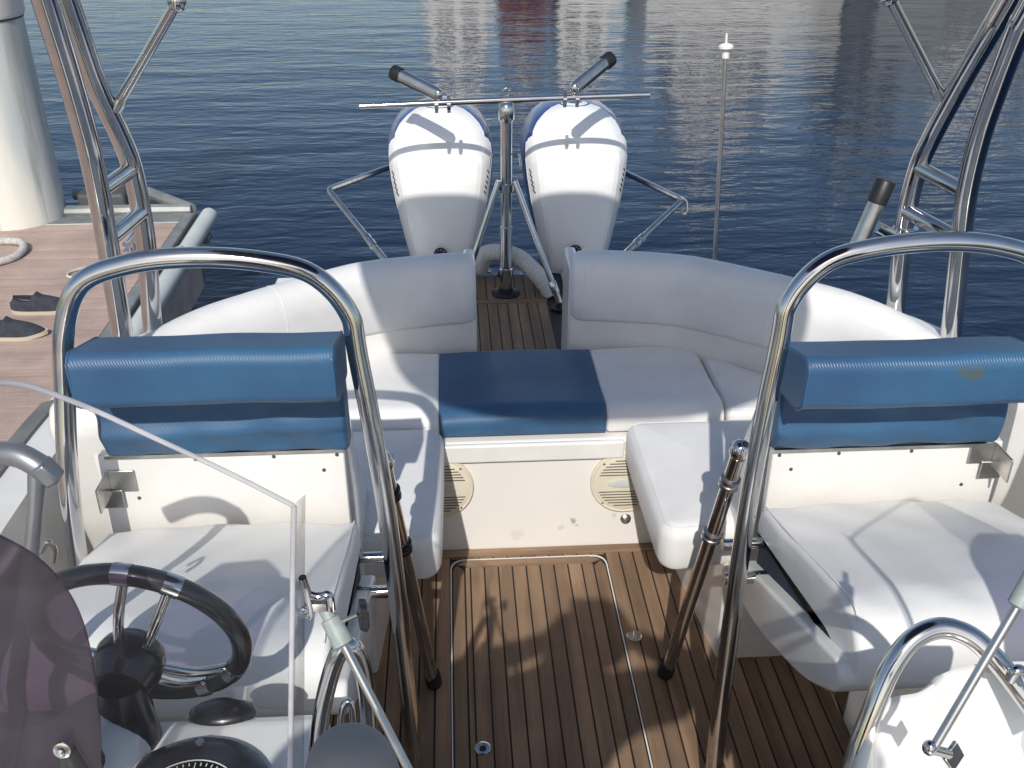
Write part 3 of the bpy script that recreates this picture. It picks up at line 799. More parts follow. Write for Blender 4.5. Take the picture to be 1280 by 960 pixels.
# ------------------------------------------------------------------ helm seats
def helm_seat(sgn):
    side = 'left' if sgn < 0 else 'right'
    bz, sz = (0, .025) if sgn < 0 else (-.050, -.012)   # the two bolsters sit a little differently
    xi, xo = .432, .955                      # inner and outer side of the seat
    sx = lambda a, b: tuple(sorted((sgn * a, sgn * b)))
    t = thing('helm_seat', 'helm seat behind the steering wheel, blue bolster under a steel hoop' if sgn < 0 else 'passenger helm seat on the right, slotted white shell and blue bolster with a stain',
              'seat', (sgn * .69, 1.5, 0), 'helm seats with steel hoops')
    # seat pad, shell, dark slot
    cp = round_poly([(1.745, .552), (1.75, .60), (1.735, .632), (1.58, .675), (1.30, .762), (1.235, .758), (1.192, .71), (1.196, .650), (1.225, .635), (1.325, .646)], [.01, .02, .02, .1, .06, .03, .03, .02, .02, .02], 5)
    def wrinkle(x, p):
        u = (x - sgn * xi) / (sgn * (xo - xi))
        up = max(0., min(1., (p[1] - (.575 + (1.745 - p[0]) * .22)) / .05))
        return (p[0], p[1] + up * (.010 * math.sin(math.pi * min(1, max(0, u))) + .0025 * math.sin(u * 23 + p[0] * 30)))
    g = G(); a, b = sx(xi, xo); extx(g, cp, a, b, .014, wob=wrinkle); pd = build('seat_pad', g, M['vinyl'], t)
    g = G(); xx = sgn * (xi + .010)
    pp = [(xx, 1.735, .634), (xx, 1.58, .677), (xx, 1.30, .764), (xx, 1.238, .758)]
    g.tube(smooth(pp, 6), .0022, 6); build('seam', g, M['vinyl'], pd)
    sh = round_poly([(1.758, .475), (1.750, .405), (1.70, .390), (1.563, .428), (1.327, .535), (1.205, .628), (1.192, .668), (1.222, .690)], [.015, .02, .03, .1, .1, .03, .02, .012], 5)
    g = G(); extx(g, sh, *sx(.408, .965), r=.008); build('seat_shell', g, M['gelwhite'], t)
    g = G(); q = [(1.73, .46), (1.45, .55), (1.27, .64), (1.27, .67), (1.45, .65), (1.73, .57)]; extx(g, q, *sx(xi + .006, xo - .01), r=.002); build('slot_lining', g, M['navy'], t)
    g = G(); g.bx(*sx(.70, .93), 1.40, 1.72, -.002, .47); build('pedestal', g, M['gelwhite'], t, bevel=.02, seg=3)
    # bolster
    bo = round_poly([(a_, b_ + bz) for a_, b_ in [(1.604, 1.005), (1.600, 1.088), (1.618, 1.106), (1.768, 1.066), (1.780, 1.045), (1.775, .965), (1.63, .985)]], [.010, .012, .014, .012, .012, .02, .012], 5)
    def dent(x, p):
        return (p[0] + .0015 * math.sin(x * 31 + p[1] * 20), p[1] + .0012 * math.sin(x * 17))
    g = G(); extx(g, bo, *sx(.432, .905), r=.008, wob=dent); build('bolster', g, M['blue'] if sgn < 0 else M['bluestain'], t)
    for xx in (.4365, .9005):
        g = G(); lp = inset(bo, .0012); g.tube([(sgn * xx, q[0], q[1]) for q in lp], .0026, 6, closed=True); build('bolster_piping', g, M['blue'], t)
    # blue sleeve below it
    def fold(x, p):
        return (p[0] + (.004 * math.sin(p[1] * 85 + 1.2 * math.sin(x * 7 + 1)) + .004 * math.sin(x * 14 + p[1] * 20) + .003 * math.sin(x * 41 + p[1] * 60)) * (1 if p[0] < 1.79 else 0), p[1])
    sl_ = round_poly([(a_, b_ + sz) for a_, b_ in [(1.772, .770), (1.752, .782), (1.735, .835), (1.742, .875), (1.728, .985), (1.79, .985), (1.81, .90), (1.81, .77)]], .012, 4)
    g = G(); extx(g, sl_, *sx(.44, .93), r=.012, wob=fold); build('blue_sleeve', g, M['blue'], t)
    # cream back board
    g = G(); q = [(1.775, .555), (1.776, .768 + sz), (1.80, .768 + sz), (1.80, .555)]; extx(g, round_poly(q, .004, 2), *sx(.455, .965), r=.004); bb = build('back_board', g, M['gel'], t)
    g = G(); g.bx(*sx(.455, .94), 1.768, 1.776, .762 + sz, .7695 + sz); build('trim_strip', g, M['steel'], bb)
    for xx, zz in ((.47, .752), (.60, .752), (.76, .752), (.50, .715), (.89, .66)):
        g = G(); g.lathe((sgn * xx, 1.7755, zz + sz), (0, -1, 0), [(0, .0042), (.002, .0035), (.0025, .001)], 10); build('screw', g, M['darkgrey'], bb)
    # angle bracket at the outer end
    g = G(); g.bx(*sx(.888, .945), 1.770, 1.7745, .705, .757); g.bx(*sx(.9415, .946), 1.70, 1.77, .70, .757)
    g.bx(*sx(.918, .968), 1.7655, 1.7695, .668, .712)
    build('angle_bracket', g, M['steel'], t, bevel=.002)
    # hoop
    hp = [(.327, 1.50, -.0), (.336, 1.55, .30), (.362, 1.62, .75), (.398, 1.675, 1.05), (.412, 1.69, 1.14), (.470, 1.695, 1.212), (.56, 1.695, 1.240), (.68, 1.695, 1.250), (.79, 1.695, 1.240), (.88, 1.695, 1.205), (.925, 1.69, 1.12), (.945, 1.675, 1.0), (.965, 1.62, .75), (.975, 1.55, .3), (.98, 1.5, 0)]
    g = G(); g.tube(smooth([(sgn * q[0], q[1], q[2]) for q in hp], 8), .0190, 20); build('hoop', g, M['chrome'], t)
    for xx in (.327, .98):
        g = G(); g.lathe((sgn * xx, 1.5, 0), (0, 0, 1), [(0, .042), (.006, .042), (.010, .024), (.03, .022)], 24); build('foot_flange', g, M['chrome'], t)
    # cross bars from hoop to seat
    for z, yy, rr in ((.565, 1.70, .012), (.505, 1.66, .014)):
        g = G(); g.tube([(sgn * .345, yy, z), (sgn * .60, yy, z)], rr, 14); build('cross_bar', g, M['chrome'], t)
    # prop leg with collars and rubber foot
    A = Vector((sgn * .372, 1.745, .775)); B = Vector((sgn * .302, 1.88, .03))
    g = G(); g.tube([A, B], .0165, 18); pr = build('prop_leg', g, M['chrome'], t)
    for u in (.12, .34):
        c = A.lerp(B, u); d = (B - A).normalized()
        g = G(); g.lathe(c - d * .014, d, [(0, .019), (.002, .0225), (.011, .0225), (.0125, .0205), (.0155, .0205), (.017, .0225), (.026, .0225), (.028, .019)], 22); build('collar', g, M['blackgloss'] if sgn < 0 else M['steel'], pr)
    g = G(); g.ball(A, (.023, .023, .026), 18, 8); build('clevis', g, M['chrome'], pr)
    g = G(); g.lathe(B + Vector((0, 0, .02)), (B - A), [(0, .020), (.02, .021), (.042, .021), (.05, .018), (.051, .001)], 20); build('rubber_foot', g, M['black'], pr)
    return t


helm_seat(-1); helm_seat(1)

# ------------------------------------------------------------------ stainless arch carrying the canopy
arch = thing('stainless_arch', 'polished steel tube arch with ladder rungs rising from both sides of the boat', 'arch', (0, 2.5, .7))
for sgn in (-1, 1):
    if sgn < 0:
        ap = [(87, 10, 2.33), (119, 101, 2.46), (150, 168, 2.55), (165, 208, 2.59), (176, 262, 2.60), (183, 312, 2.60), (190, 400, 2.60)]
        fp_ = [(60, 10, 2.08), (88, 101, 2.22), (107, 168, 2.31), (115, 201, 2.35), (126, 255, 2.38), (134, 302, 2.38), (151, 405, 2.38)]
    else:
        ap = [(1256, 8, 2.33), (1241, 34, 2.36), (1202, 101, 2.46), (1166, 168, 2.55), (1148, 208, 2.59), (1134, 262, 2.60), (1128, 302, 2.60), (1119, 388, 2.60)]
        fp_ = [(1289, 8, 2.07), (1275, 34, 2.11), (1249, 101, 2.22), (1226, 168, 2.31), (1210, 235, 2.36), (1201, 302, 2.38), (1190, 405, 2.38)]
    ap = [at(u, v, y=q) for u, v, q in ap]; fp_ = [at(u, v, y=q) for u, v, q in fp_]
    def carry(P_, yc):
        d = (P_[0] - P_[1]); d = d / d.z
        up1 = P_[0] + d * (1.86 - P_[0].z); up2 = P_[0] + d * (2.12 - P_[0].z)
        return [Vector((sgn * .50, yc, 2.315)), Vector((sgn * .74, (up2.y + yc) / 2, 2.27)), up2, up1] + P_ + [P_[-1] + Vector((sgn * .012, 0, -.14))]
    ap = carry(ap, 1.85); fp_ = carry(fp_, 1.35)
    g = G(); g.tube(smooth(ap, 8), .0265, 22); build('leg_tube', g, M['chrome'], arch)
    g = G(); g.tube(smooth(fp_, 8), .0265, 22); build('leg_tube', g, M['chrome'], arch)
    for (u0, v0), (u1, v1) in ((((165, 211), (120, 243)), ((176, 266), (131, 303))) if sgn < 0 else (((1147, 209), (1208, 241)), ((1134, 264), (1202, 301)))):
        g = G(); g.tube([at(u0, v0, y=2.59), at(u1, v1, y=2.37)], .0205, 16); build('rung', g, M['chrome'], arch)
    g = G(); g.tube([(sgn * 1.02, 2.50, 1.335), (sgn * .83, 2.46, 1.575), (sgn * .66, 2.25, 1.92), (sgn * .52, 1.95, 2.32)], .0125, 14); br = build('brace', g, M['chrome'], arch)
    g = G(); g.ball((sgn * .83, 2.46, 1.578), (.022, .022, .026), 14, 8); build('brace_joint', g, M['chrome'], br)
    g = G(); g.lathe((sgn * 1.0215, 2.502, 1.332), (sgn * -.62, -.13, .78), [(-.012, .009), (-.006, .016), (.012, .016), (.03, .013)], 14); build('brace_end', g, M['chrome'], br)
can = thing('canopy', 'dark canvas sun canopy on the arch, known here by its shadow over the stern', 'canopy', (0, 1, 2.33))
q = round_poly([(-.74, .27), (.52, .27), (.52, 2.10), (-.86, 2.10)], [.52, .52, .55, .10], 10)
g = G(); pad(g, [(a, b) for a, b in q], 2.335, 2.365, .012, .05); build('canvas_top', g, M['canvas'], can)
g = G(); g.tube([(p_.x, p_.y, 2.325) for p_ in inset(q, .02)], .0125, 12, closed=True); build('frame_tube', g, M['chrome'], can)

# ------------------------------------------------------------------ outboard motors
def motor(cx, lab):
    t = thing('outboard_motor', lab, 'outboard', (cx, 4.35, ZW), 'twin outboard motors on the transom')
    #  z: half width, front y, back y
    ST = [(.12, .135, 4.20, 4.50), (.20, .152, 4.17, 4.56), (.30, .172, 4.15, 4.62), (.40, .194, 4.145, 4.66), (.50, .215, 4.145, 4.69), (.60, .230, 4.15, 4.71), (.68, .236, 4.165, 4.72),
          (.74, .230, 4.19, 4.72), (.79, .212, 4.225, 4.71), (.83, .182, 4.265, 4.69), (.865, .130, 4.32, 4.65), (.885, .07, 4.37, 4.60), (.892, .01, 4.42, 4.52)]
    Z = [s_[0] for s_ in ST]
    def prm(z):
        for i in range(len(ST) - 1):
            if z <= ST[i + 1][0]:
                u = (z - ST[i][0]) / (ST[i + 1][0] - ST[i][0])
                return [ST[i][k] + (ST[i + 1][k] - ST[i][k]) * u for k in (1, 2, 3)]
        return list(ST[-1][1:])
    def pt(z, a, grow=0.0, e=2.6):
        hw, y0, y1 = prm(z); yc = (y0 + y1) / 2; dy = (y1 - y0) / 2
        ca, sa = math.cos(a), math.sin(a)
        r_ = lambda v: math.copysign(abs(v) ** (2 / e), v)
        return Vector((cx + (hw + grow) * r_(ca), yc + (dy + grow) * r_(sa), z + grow * .3))
    zs = []
    for i in range(len(Z) - 1): zs += [Z[i] + (Z[i + 1] - Z[i]) * k / 3 for k in range(3)]
    zs.append(Z[-1])
    g = G(); 
    def sunk(z, a):          # the blue shell lies back behind the white front panel
        v = pt(z, a); s2 = max(0., -math.sin(a)); v.y += .022 * s2 * s2 * min(1, max(0, (.875 - z) / .05)); return v
    g.rings([[sunk(z, 2 * math.pi * j / 48) for j in range(48)] for z in zs]); body = build('cowl', g, M['cowlblue'], t, sm=60)
    # white front panel, proud of the cowl
    def wp(z):            # half angle about the front
        tab = [(.18, .98), (.30, 1.02), (.45, 1.05), (.60, 1.08), (.70, 1.12), (.755, 1.14), (.775, .98), (.80, 1.02), (.85, 1.04), (.875, 1.1), (.890, 1.2)]
        for i in range(len(tab) - 1):
            if z <= tab[i + 1][0]:
                u = max(0, (z - tab[i][0]) / (tab[i + 1][0] - tab[i][0])); return tab[i][1] + (tab[i + 1][1] - tab[i][1]) * u
        return tab[-1][1]
    zz = [.175 + (.889 - .175) * k / 44 for k in range(45)]
    g = G(); K = 18; n0 = []
    for z in zz:
        hwid = wp(z); row = []
        for j in range(K + 1):
            a = -math.pi / 2 + hwid * (2 * j / K - 1)
            v = pt(z, a, .006); tt = abs(2 * j / K - 1)
            if tt < .62:                                  # a flatter middle facet between two bevelled flanks
                yf = pt(z, -math.pi / 2 + hwid * .62, .006).y; v.y += (yf - v.y) * .5 * min(1, max(0, (.80 - z) / .1))
            row.append(v)
        n0.append([pt(z, -math.pi / 2 - hwid, -.01)] + row + [pt(z, -math.pi / 2 + hwid, -.01)])
    W = K + 3
    for r_ in n0: g.v += [tuple(v) for v in r_]
    for i in range(len(n0) - 1):
        for j in range(W - 1): g.f.append((i * W + j, i * W + j + 1, (i + 1) * W + j + 1, (i + 1) * W + j))
    fp = build('front_panel', g, M['cowlwhite'], t, sm=14)
    # blue-white pinstripe and the slanted vents on each shoulder
    for s_ in (-1, 1):
        g = G()
        g.tube([pt(z, -math.pi / 2 + s_ * (wp(z) + .035), .003) for z in zz[:36]], .0022, 6); build('pinstripe', g, M['white'], body)
        g = G()
        for k in range(5):
            z = .632 - .021 * k
            a = -math.pi / 2 + s_ * (wp(z) - .13 - .012 * k)
            p0 = pt(z + .010, a - .035, .0072); p1 = pt(z - .005, a + .035, .0072)
            g.tube([p0, p1], .0027, 6)
        build('vent_slots', g, M['dialface'], fp)
    # flush port low on the panel
    c = pt(.300, -math.pi / 2 - .03, .007); ax = Vector((0, -1, .05))
    g = G(); g.lathe(c, ax, [(0, .030), (.006, .030), (.010, .026), (.008, .018), (.006, .001)], 26); fpn = build('flush_port', g, M['blackgloss'], t)
    u = ax.normalized().orthogonal().normalized(); v = ax.normalized().cross(u)
    for k in range(10):
        a = 2 * math.pi * k / 10; g = G(); g.ball(c + ax.normalized() * .009 + (u * math.cos(a) + v * math.sin(a)) * .0215, (.0022, .0022, .0022), 8, 5); build('port_dot', g, M['white'], fpn)
    # lower black apron, midsection, bracket, gearcase
    g = G(); g.rings([[pt(.13, 2 * math.pi * j / 32, d) + Vector((0, 0, dz)) for j in range(32)] for d, dz in ((-.02, -.12), (.006, -.08), (.010, .0), (.004, .035))]); build('apron', g, M['blackgloss'], t)
    g = G(); g.rings([[(cx + hw * math.cos(a), 4.36 + ly * math.sin(a), z) for a in [2 * math.pi * j / 20 for j in range(20)]] for z, hw, ly in ((.06, .09, .15), (-.2, .06, .14), (-.6, .045, .14), (-.85, .03, .12))]); build('midsection', g, M['cowlblue'], t)
    g = G(); g.bx(cx - .12, cx + .12, 4.10, 4.30, -.15, .10); build('transom_bracket', g, M['black'], t, bevel=.015)
    g = G(); g.ball((cx, 4.42, -.92), (.06, .26, .06), 18, 10); build('gearcase', g, M['cowlblue'], t)


motor(-.268, 'left outboard motor, white front panel on a dark blue cowl')
motor(.326, 'right outboard motor, white front with a round flush port showing')

# ------------------------------------------------------------------ tow pole between the motors
tp = thing('tow_pole', 'steel tow pole with a long tee crossbar standing before the twin motors', 'pole', (.0, 3.9, .2))
YB = 3.93
bx_ = at(633, 372, z=.2)
top = at(633, 128, y=YB)
g = G(); g.tube([(bx_.x, YB, .2), (bx_.x + .002, YB, .50)], .0255, 20); build('lower_tube', g, M['chrome'], tp)
g = G(); g.tube([(bx_.x + .002, YB, .30), (top.x, YB, top.z)], .0225, 20); build('pole_tube', g, M['chrome'], tp)
g = G(); g.lathe((bx_.x, YB, .2), (0, 0, 1), [(0, .062), (.006, .062), (.012, .03), (.03, .028)], 24); build('foot_flange', g, M['black'], tp)
for z in (.30, .665):
    g = G(); g.lathe((bx_.x + .001, YB, z), (0, 0, 1), [(-.02, .024), (-.016, .031), (.016, .031), (.02, .024)], 22); build('collar', g, M['chrome'], tp)
g = G(); g.tube([at(450, 133, y=YB), at(632, 125, y=YB), at(812, 118.5, y=YB)], .0125, 16); build('crossbar', g, M['chrome'], tp)
g = G(); g.lathe(top + Vector((0, 0, -.075)), (0, 0, 1), [(0, .024), (.01, .031), (.06, .031), (.075, .022), (.082, .004)], 20); build('tee_socket', g, M['chrome'], tp)
g = G(); c = at(633, 115, y=YB); g.tube([c + Vector((.014 * math.cos(a), 0, .014 * math.sin(a))) for a in [2 * math.pi * k / 20 for k in range(20)]], .0035, 8, closed=True); g.cyl(c + Vector((0, 0, -.014)), c + Vector((0, 0, -.04)), .005, 10); build('eye_ring', g, M['chrome'], tp)
for a, b in (((624, 226), (583, 345)), ((643, 226), (699, 377))):
    p0 = at(*a, y=YB - .02); p1 = at(*b, z=.23)
    if a[0] < 630: p1 = Vector((-.205, 3.86, .2))
    g = G(); g.tube([p0, p1], .0125, 14); lg = build('stay_leg', g, M['chrome'], tp)
    d = (p1 - p0).normalized()
    g = G(); g.lathe(p1 - d * .09, d, [(0, .0135), (.004, .0165), (.05, .0165), (.055, .0135), (.095, .012)], 16); build('end_fitting', g, M['chrome'], lg)
    g = G(); g.lathe((p1.x, p1.y, .2), (0, 0, 1), [(0, .034), (.005, .034), (.01, .016), (.02, .014)], 18); build('foot', g, M['black'], lg)
for s_ in (-1, 1):
    g = G(); c = Vector((bx_.x + s_ * .028, YB, .80)); g.tube(fillet([c, c + Vector((s_ * .028, 0, .0)), c + Vector((s_ * .034, 0, -.05))], .01), .004, 8); build('side_hook', g, M['chrome'], tp)


def rod_holder(c0, tip, lab):
    t = thing('rod_holder', lab, 'rod holder', c0, 'rod holders clamped on the tow pole crossbar')
    d = (tip - c0).normalized()
    g = G(); g.tube([c0 + d * .02, tip], .0255, 22); build('holder_tube', g, M['steel'], t)
    g = G(); g.lathe(tip - d * .03, d, [(0, .028), (.002, .030), (.036, .030), (.042, .027), (.042, .020), (.02, .019), (.02, .001)], 22); build('rubber_cap', g, M['black'], t)
    g = G(); g.ball(c0 + d * .02, (.02, .018, .024), 16, 8); build('swivel', g, M['chrome'], t)
    for dx in (-.024, .024):
        g = G(); b = c0 + Vector((dx, 0, -.032)); g.lathe(b + Vector((-.007, 0, .0)), (1, 0, 0), [(0, .0125), (0, .0175), (.014, .0175), (.014, .0125)], 18)
        g.box(b + Vector((0, -.002, .024)), (.013, .012, .03)); g.box(b + Vector((0, -.002, -.02)), (.013, .012, .016)); build('clamp', g, M['chrome'], t)


p0 = at(553, 121, y=YB); q0 = at(494, 91, y=YB + .12); rod_holder(p0, q0, 'steel rod holder leaning left on the crossbar above the left motor')
p0 = at(714, 114, y=YB); q0 = at(762, 74, y=YB + .12); rod_holder(p0, q0, 'steel rod holder leaning right on the crossbar above the right motor')

# rigging hose and stern ladder rails
g = G(); hpth = smooth([(-.11, 4.10, .25), (-.085, 4.05, .33), (-.03, 4.02, .350), (.05, 4.0, .335), (.115, 3.97, .285), (.165, 3.93, .235), (.19, 3.90, .19)], 14)
g.tube(hpth, [.036 + .003 * (i % 2) for i in range(len(hpth))], 16); build('rigging_hose', g, M['hose'], label='fat white ribbed rigging hose arching over the teak behind the tow pole', cat='hose')
g = G(); hp2 = smooth([(-.05, 4.14, .12), (.0, 4.12, .25), (.06, 4.12, .285), (.13, 4.13, .25), (.2, 4.16, .15)], 10); g.tube(hp2, .011, 10); build('control_cable', g, M['black'], label='black control cable looping behind the white rigging hose', cat='cable')
lr = thing('boarding_ladder', 'folded steel boarding ladder rails low beside the tow pole', 'ladder', (-.14, 4.1, .2))
for z in (.235, .292):
    g = G(); g.tube([(-.24, 4.10, z), (-.06, 4.10, z)], .009, 12); build('rail', g, M['chrome'], lr)
g = G(); g.cyl((-.20, 4.10, .19), (-.20, 4.10, .30), .008); build('upright', g, M['chrome'], lr)

# guard rails outboard of each motor
def guard(px, lab, hook):
    t = thing('guard_rail', lab, 'rail', px[1], 'bent steel guard rails outside the motors')
    g = G(); g.tube(fillet([px[0], px[1], px[2], px[2] + Vector((0, -.02, -.18))], .03), .0125, 14); rl = build('bent_tube', g, M['steel'], t)
    d = (px[2] - px[1]).normalized(); c = px[1].lerp(px[2], .72)
    g = G(); g.lathe(c, d, [(-.03, .013), (-.028, .0165), (-.004, .0165), (-.004, .0145), (.004, .0145), (.004, .0165), (.03, .0165), (.032, .013)], 14); build('sleeve', g, M['chrome'], rl)
    if hook:
        c = px[1]
        g = G(); g.tube(fillet([c + Vector((-.01, 0, .015)), c + Vector((.015, -.01, 0)), c + Vector((.02, -.02, -.05)), c + Vector((.0, -.02, -.055)), c + Vector((-.01, -.02, -.02))], .012), .0065, 10); build('snap_hook', g, M['chrome'], t)


guard([at(492, 207, y=4.45), at(410, 237, y=3.95), at(484, 328, y=3.6)], 'bent steel guard rail sticking out left of the left motor', False)
guard([at(780, 215, y=4.45), at(853, 250, y=3.95), at(776, 322, y=3.6)], 'bent steel guard rail right of the right motor with a snap hook', True)

# antenna
an = thing('antenna', 'slim whip antenna with a white mushroom disc near its tip, right of the motors', 'antenna', at(893, 345, y=3.1))
a0 = at(892, 350, y=3.12); a1 = at(907, 68, y=3.16); d = (a1 - a0).normalized()
g = G(); g.tube([a0 - d * .35, a1], [.0085, .0065], 12); build('whip', g, M['steel'], an)
g = G(); g.lathe(a1 - d * .012, d, [(0, .008), (.001, .0115), (.025, .0115), (.026, .010)], 16); build('ferrule', g, M['antenna'], an)
g = G(); g.lathe(a1 + d * .012, d, [(0, .010), (.002, .020), (.006, .0235), (.013, .0235), (.018, .018), (.022, .006)], 22); build('disc', g, M['antenna'], an)
g = G(); g.tube([a1 + d * .03, a1 + d * .062], .0035, 8); build('tip', g, M['antenna'], an)

# rod holder clamped to the right arch leg
rb = thing('rod_holder', 'open rod holder with a black mouth clamped to the right arch leg', 'rod holder', at(1110, 285, y=2.57))
A = at(1104, 234, y=2.53); B = at(1068, 317, y=2.51); d = (A - B).normalized()
g = G(); g.tube([B, A], .0225, 20); build('holder_tube', g, M['steel'], rb)
g = G(); g.lathe(A - d * .045, d, [(0, .024), (.002, .0265), (.06, .0275), (.064, .025), (.064, .019), (.03, .018), (.03, .001)], 20); build('rubber_mouth', g, M['black'], rb)
c = at(1098, 283, y=2.545); e = at(1130, 296, y=2.6)
g = G(); g.tube([c - Vector((.01, 0, 0)), e + Vector((-.02, -.01, .0))], .0175, 16); build('clamp_arm', g, M['chrome'], rb)
g = G(); g.lathe(e + Vector((0, 0, -.02)), (0, 0, 1), [(0, .027), (0, .034), (.05, .034), (.05, .027)], 22); g.box(e + Vector((-.032, -.012, .004)), (.03, .022, .056)); build('clamp_ring', g, M['chrome'], rb, bevel=.003)

# ------------------------------------------------------------------ helm: wheel, compass, throttle handle
WC = Vector((-.648, 1.045, .962)); WN = Vector((.10, math.cos(R(14)), math.sin(R(14)))).normalized()
wu = Vector((1, 0, 0)); wu = (wu - WN * wu.dot(WN)).normalized(); wv = WN.cross(wu); wv = wv if wv.z > 0 else -wv
sw = thing('steering_wheel', 'black steering wheel with paired steel spokes behind the clear windscreen', 'steering wheel', WC)
RW = .136
rp = lambda a, r=RW, o=0.0: WC + wu * (r * math.cos(a)) + wv * (r * math.sin(a)) + WN * o
bands = [R(86), R(60), R(206), R(180), R(326), R(300)]
g = G(); n_ = 96; g.tube([rp(2 * math.pi * k / n_) for k in range(n_)], .0138, 14, closed=True); rim_ = build('rim', g, M['blackgloss'], sw)
for a in bands:
    g = G(); g.tube([rp(a + R(q_)) for q_ in (-4.5, -2, 0, 2, 4.5)], .0150, 16); build('rim_band', g, M['chrome'], rim_)
HB = WC - WN * .040 + wv * .004
for bi, a in enumerate(bands):
    am = (bands[2 * (bi // 2)] + bands[2 * (bi // 2) + 1]) / 2; e_ = (wu * math.cos(am) + wv * math.sin(am)); q_ = WN.cross(e_); q_ = q_ if q_.dot(rp(a) - WC) > 0 else -q_
    s0 = HB + e_ * .030 + q_ * .016
    g = G(); g.tube(smooth([s0, s0.lerp(rp(a), .5) - WN * .006, rp(a, RW - .010)], 5), .0068, 12); build('spoke', g, M['chrome'], sw)
g = G(); g.lathe(HB + WN * .03, -WN, [(0, .030), (.010, .040), (.022, .045), (.045, .045), (.055, .040), (.07, .034)], 30); build('hub', g, M['blackgloss'], sw)
g = G(); e = HB - WN * .035; g.tube([e, Vector((e.x, e.y - .012, .86))], [.030, .040], 20); build('column', g, M['blackgloss'], sw)

cpx = Vector((-.556, .842, .876))
cp = thing('compass', 'round black gauge with white tick marks set in the white dash', 'gauge', cpx)
g = G(); g.lathe(cpx - Vector((0, 0, .012)), (0, 0, 1), [(0, .106), (.010, .104), (.018, .092), (.020, .078), (.015, .066), (.013, .0655)], 48); build('bezel', g, M['blackgloss'], cp)
g = G(); g.lathe(cpx + Vector((0, 0, .0)), (0, 0, 1), [(0, .0665), (.002, .066), (.0025, .001)], 40); build('dial_face', g, M['dialface'], cp)
g = G(); g.lathe(cpx + Vector((0, 0, .0025)), (0, 0, 1), [(0, .0632), (.001, .0632), (.001, .0620), (0, .0620)], 48); build('ring_line', g, M['white'], cp)
for k in range(48):
    a = 2 * math.pi * k / 48; L = .009 if k % 4 == 0 else .004
    g = G(); rot = Matrix.Rotation(a, 3, 'Z'); g.box(cpx + rot @ Vector((.060 - L / 2 - .002, 0, .0032)), (L, .0012, .0012), rot); build('tick_mark', g, M['white'], cp)
for k in range(4):
    a = math.pi / 2 * k + math.pi / 2; g = G(); g.lathe(cpx + Vector((.087 * math.cos(a), .087 * math.sin(a), .0065)), (0, 0, 1), [(0, .006), (.0025, .0055), (.003, .001)], 14); build('bezel_screw', g, M['steel'], cp)

gh = thing('grab_bar', 'grey cast bar arching over the left side behind the windscreen', 'handle', at(45, 700, y=1.2))
pts = [at(-60, 590, y=1.22), at(-20, 570, y=1.21), at(18, 568, y=1.2), at(48, 582, y=1.19), at(62, 596, y=1.19)]
g = G(); g.tube(smooth(pts, 6), .017, 14); build('top_bar', g, M['alloy'], gh)
g = G(); g.box(at(60, 590, y=1.185), (.022, .03, .034), Matrix.Rotation(R(-30), 3, 'Y')); build('end_block', g, M['alloy'], gh, bevel=.004)
g = G(); g.tube([at(47, 590, y=1.19), at(44, 640, y=1.17), at(36, 725, y=1.15), at(20, 860, y=1.12)], [.013, .010, .0115, .013], 14); build('post', g, M['alloy'], gh)
g = G(); g.tube(smooth([at(52, 690, y=1.13), at(60, 677, y=1.13), at(68, 686, y=1.13), at(66, 702, y=1.13)], 5), .004, 8); build('wire_clip', g, M['steel'], gh)
g = G(); g.tube([at(20, 860, y=1.12), Vector((at(20, 860, y=1.12).x, 1.1, .74))], .013, 12); build('post_foot', g, M['alloy'], gh)

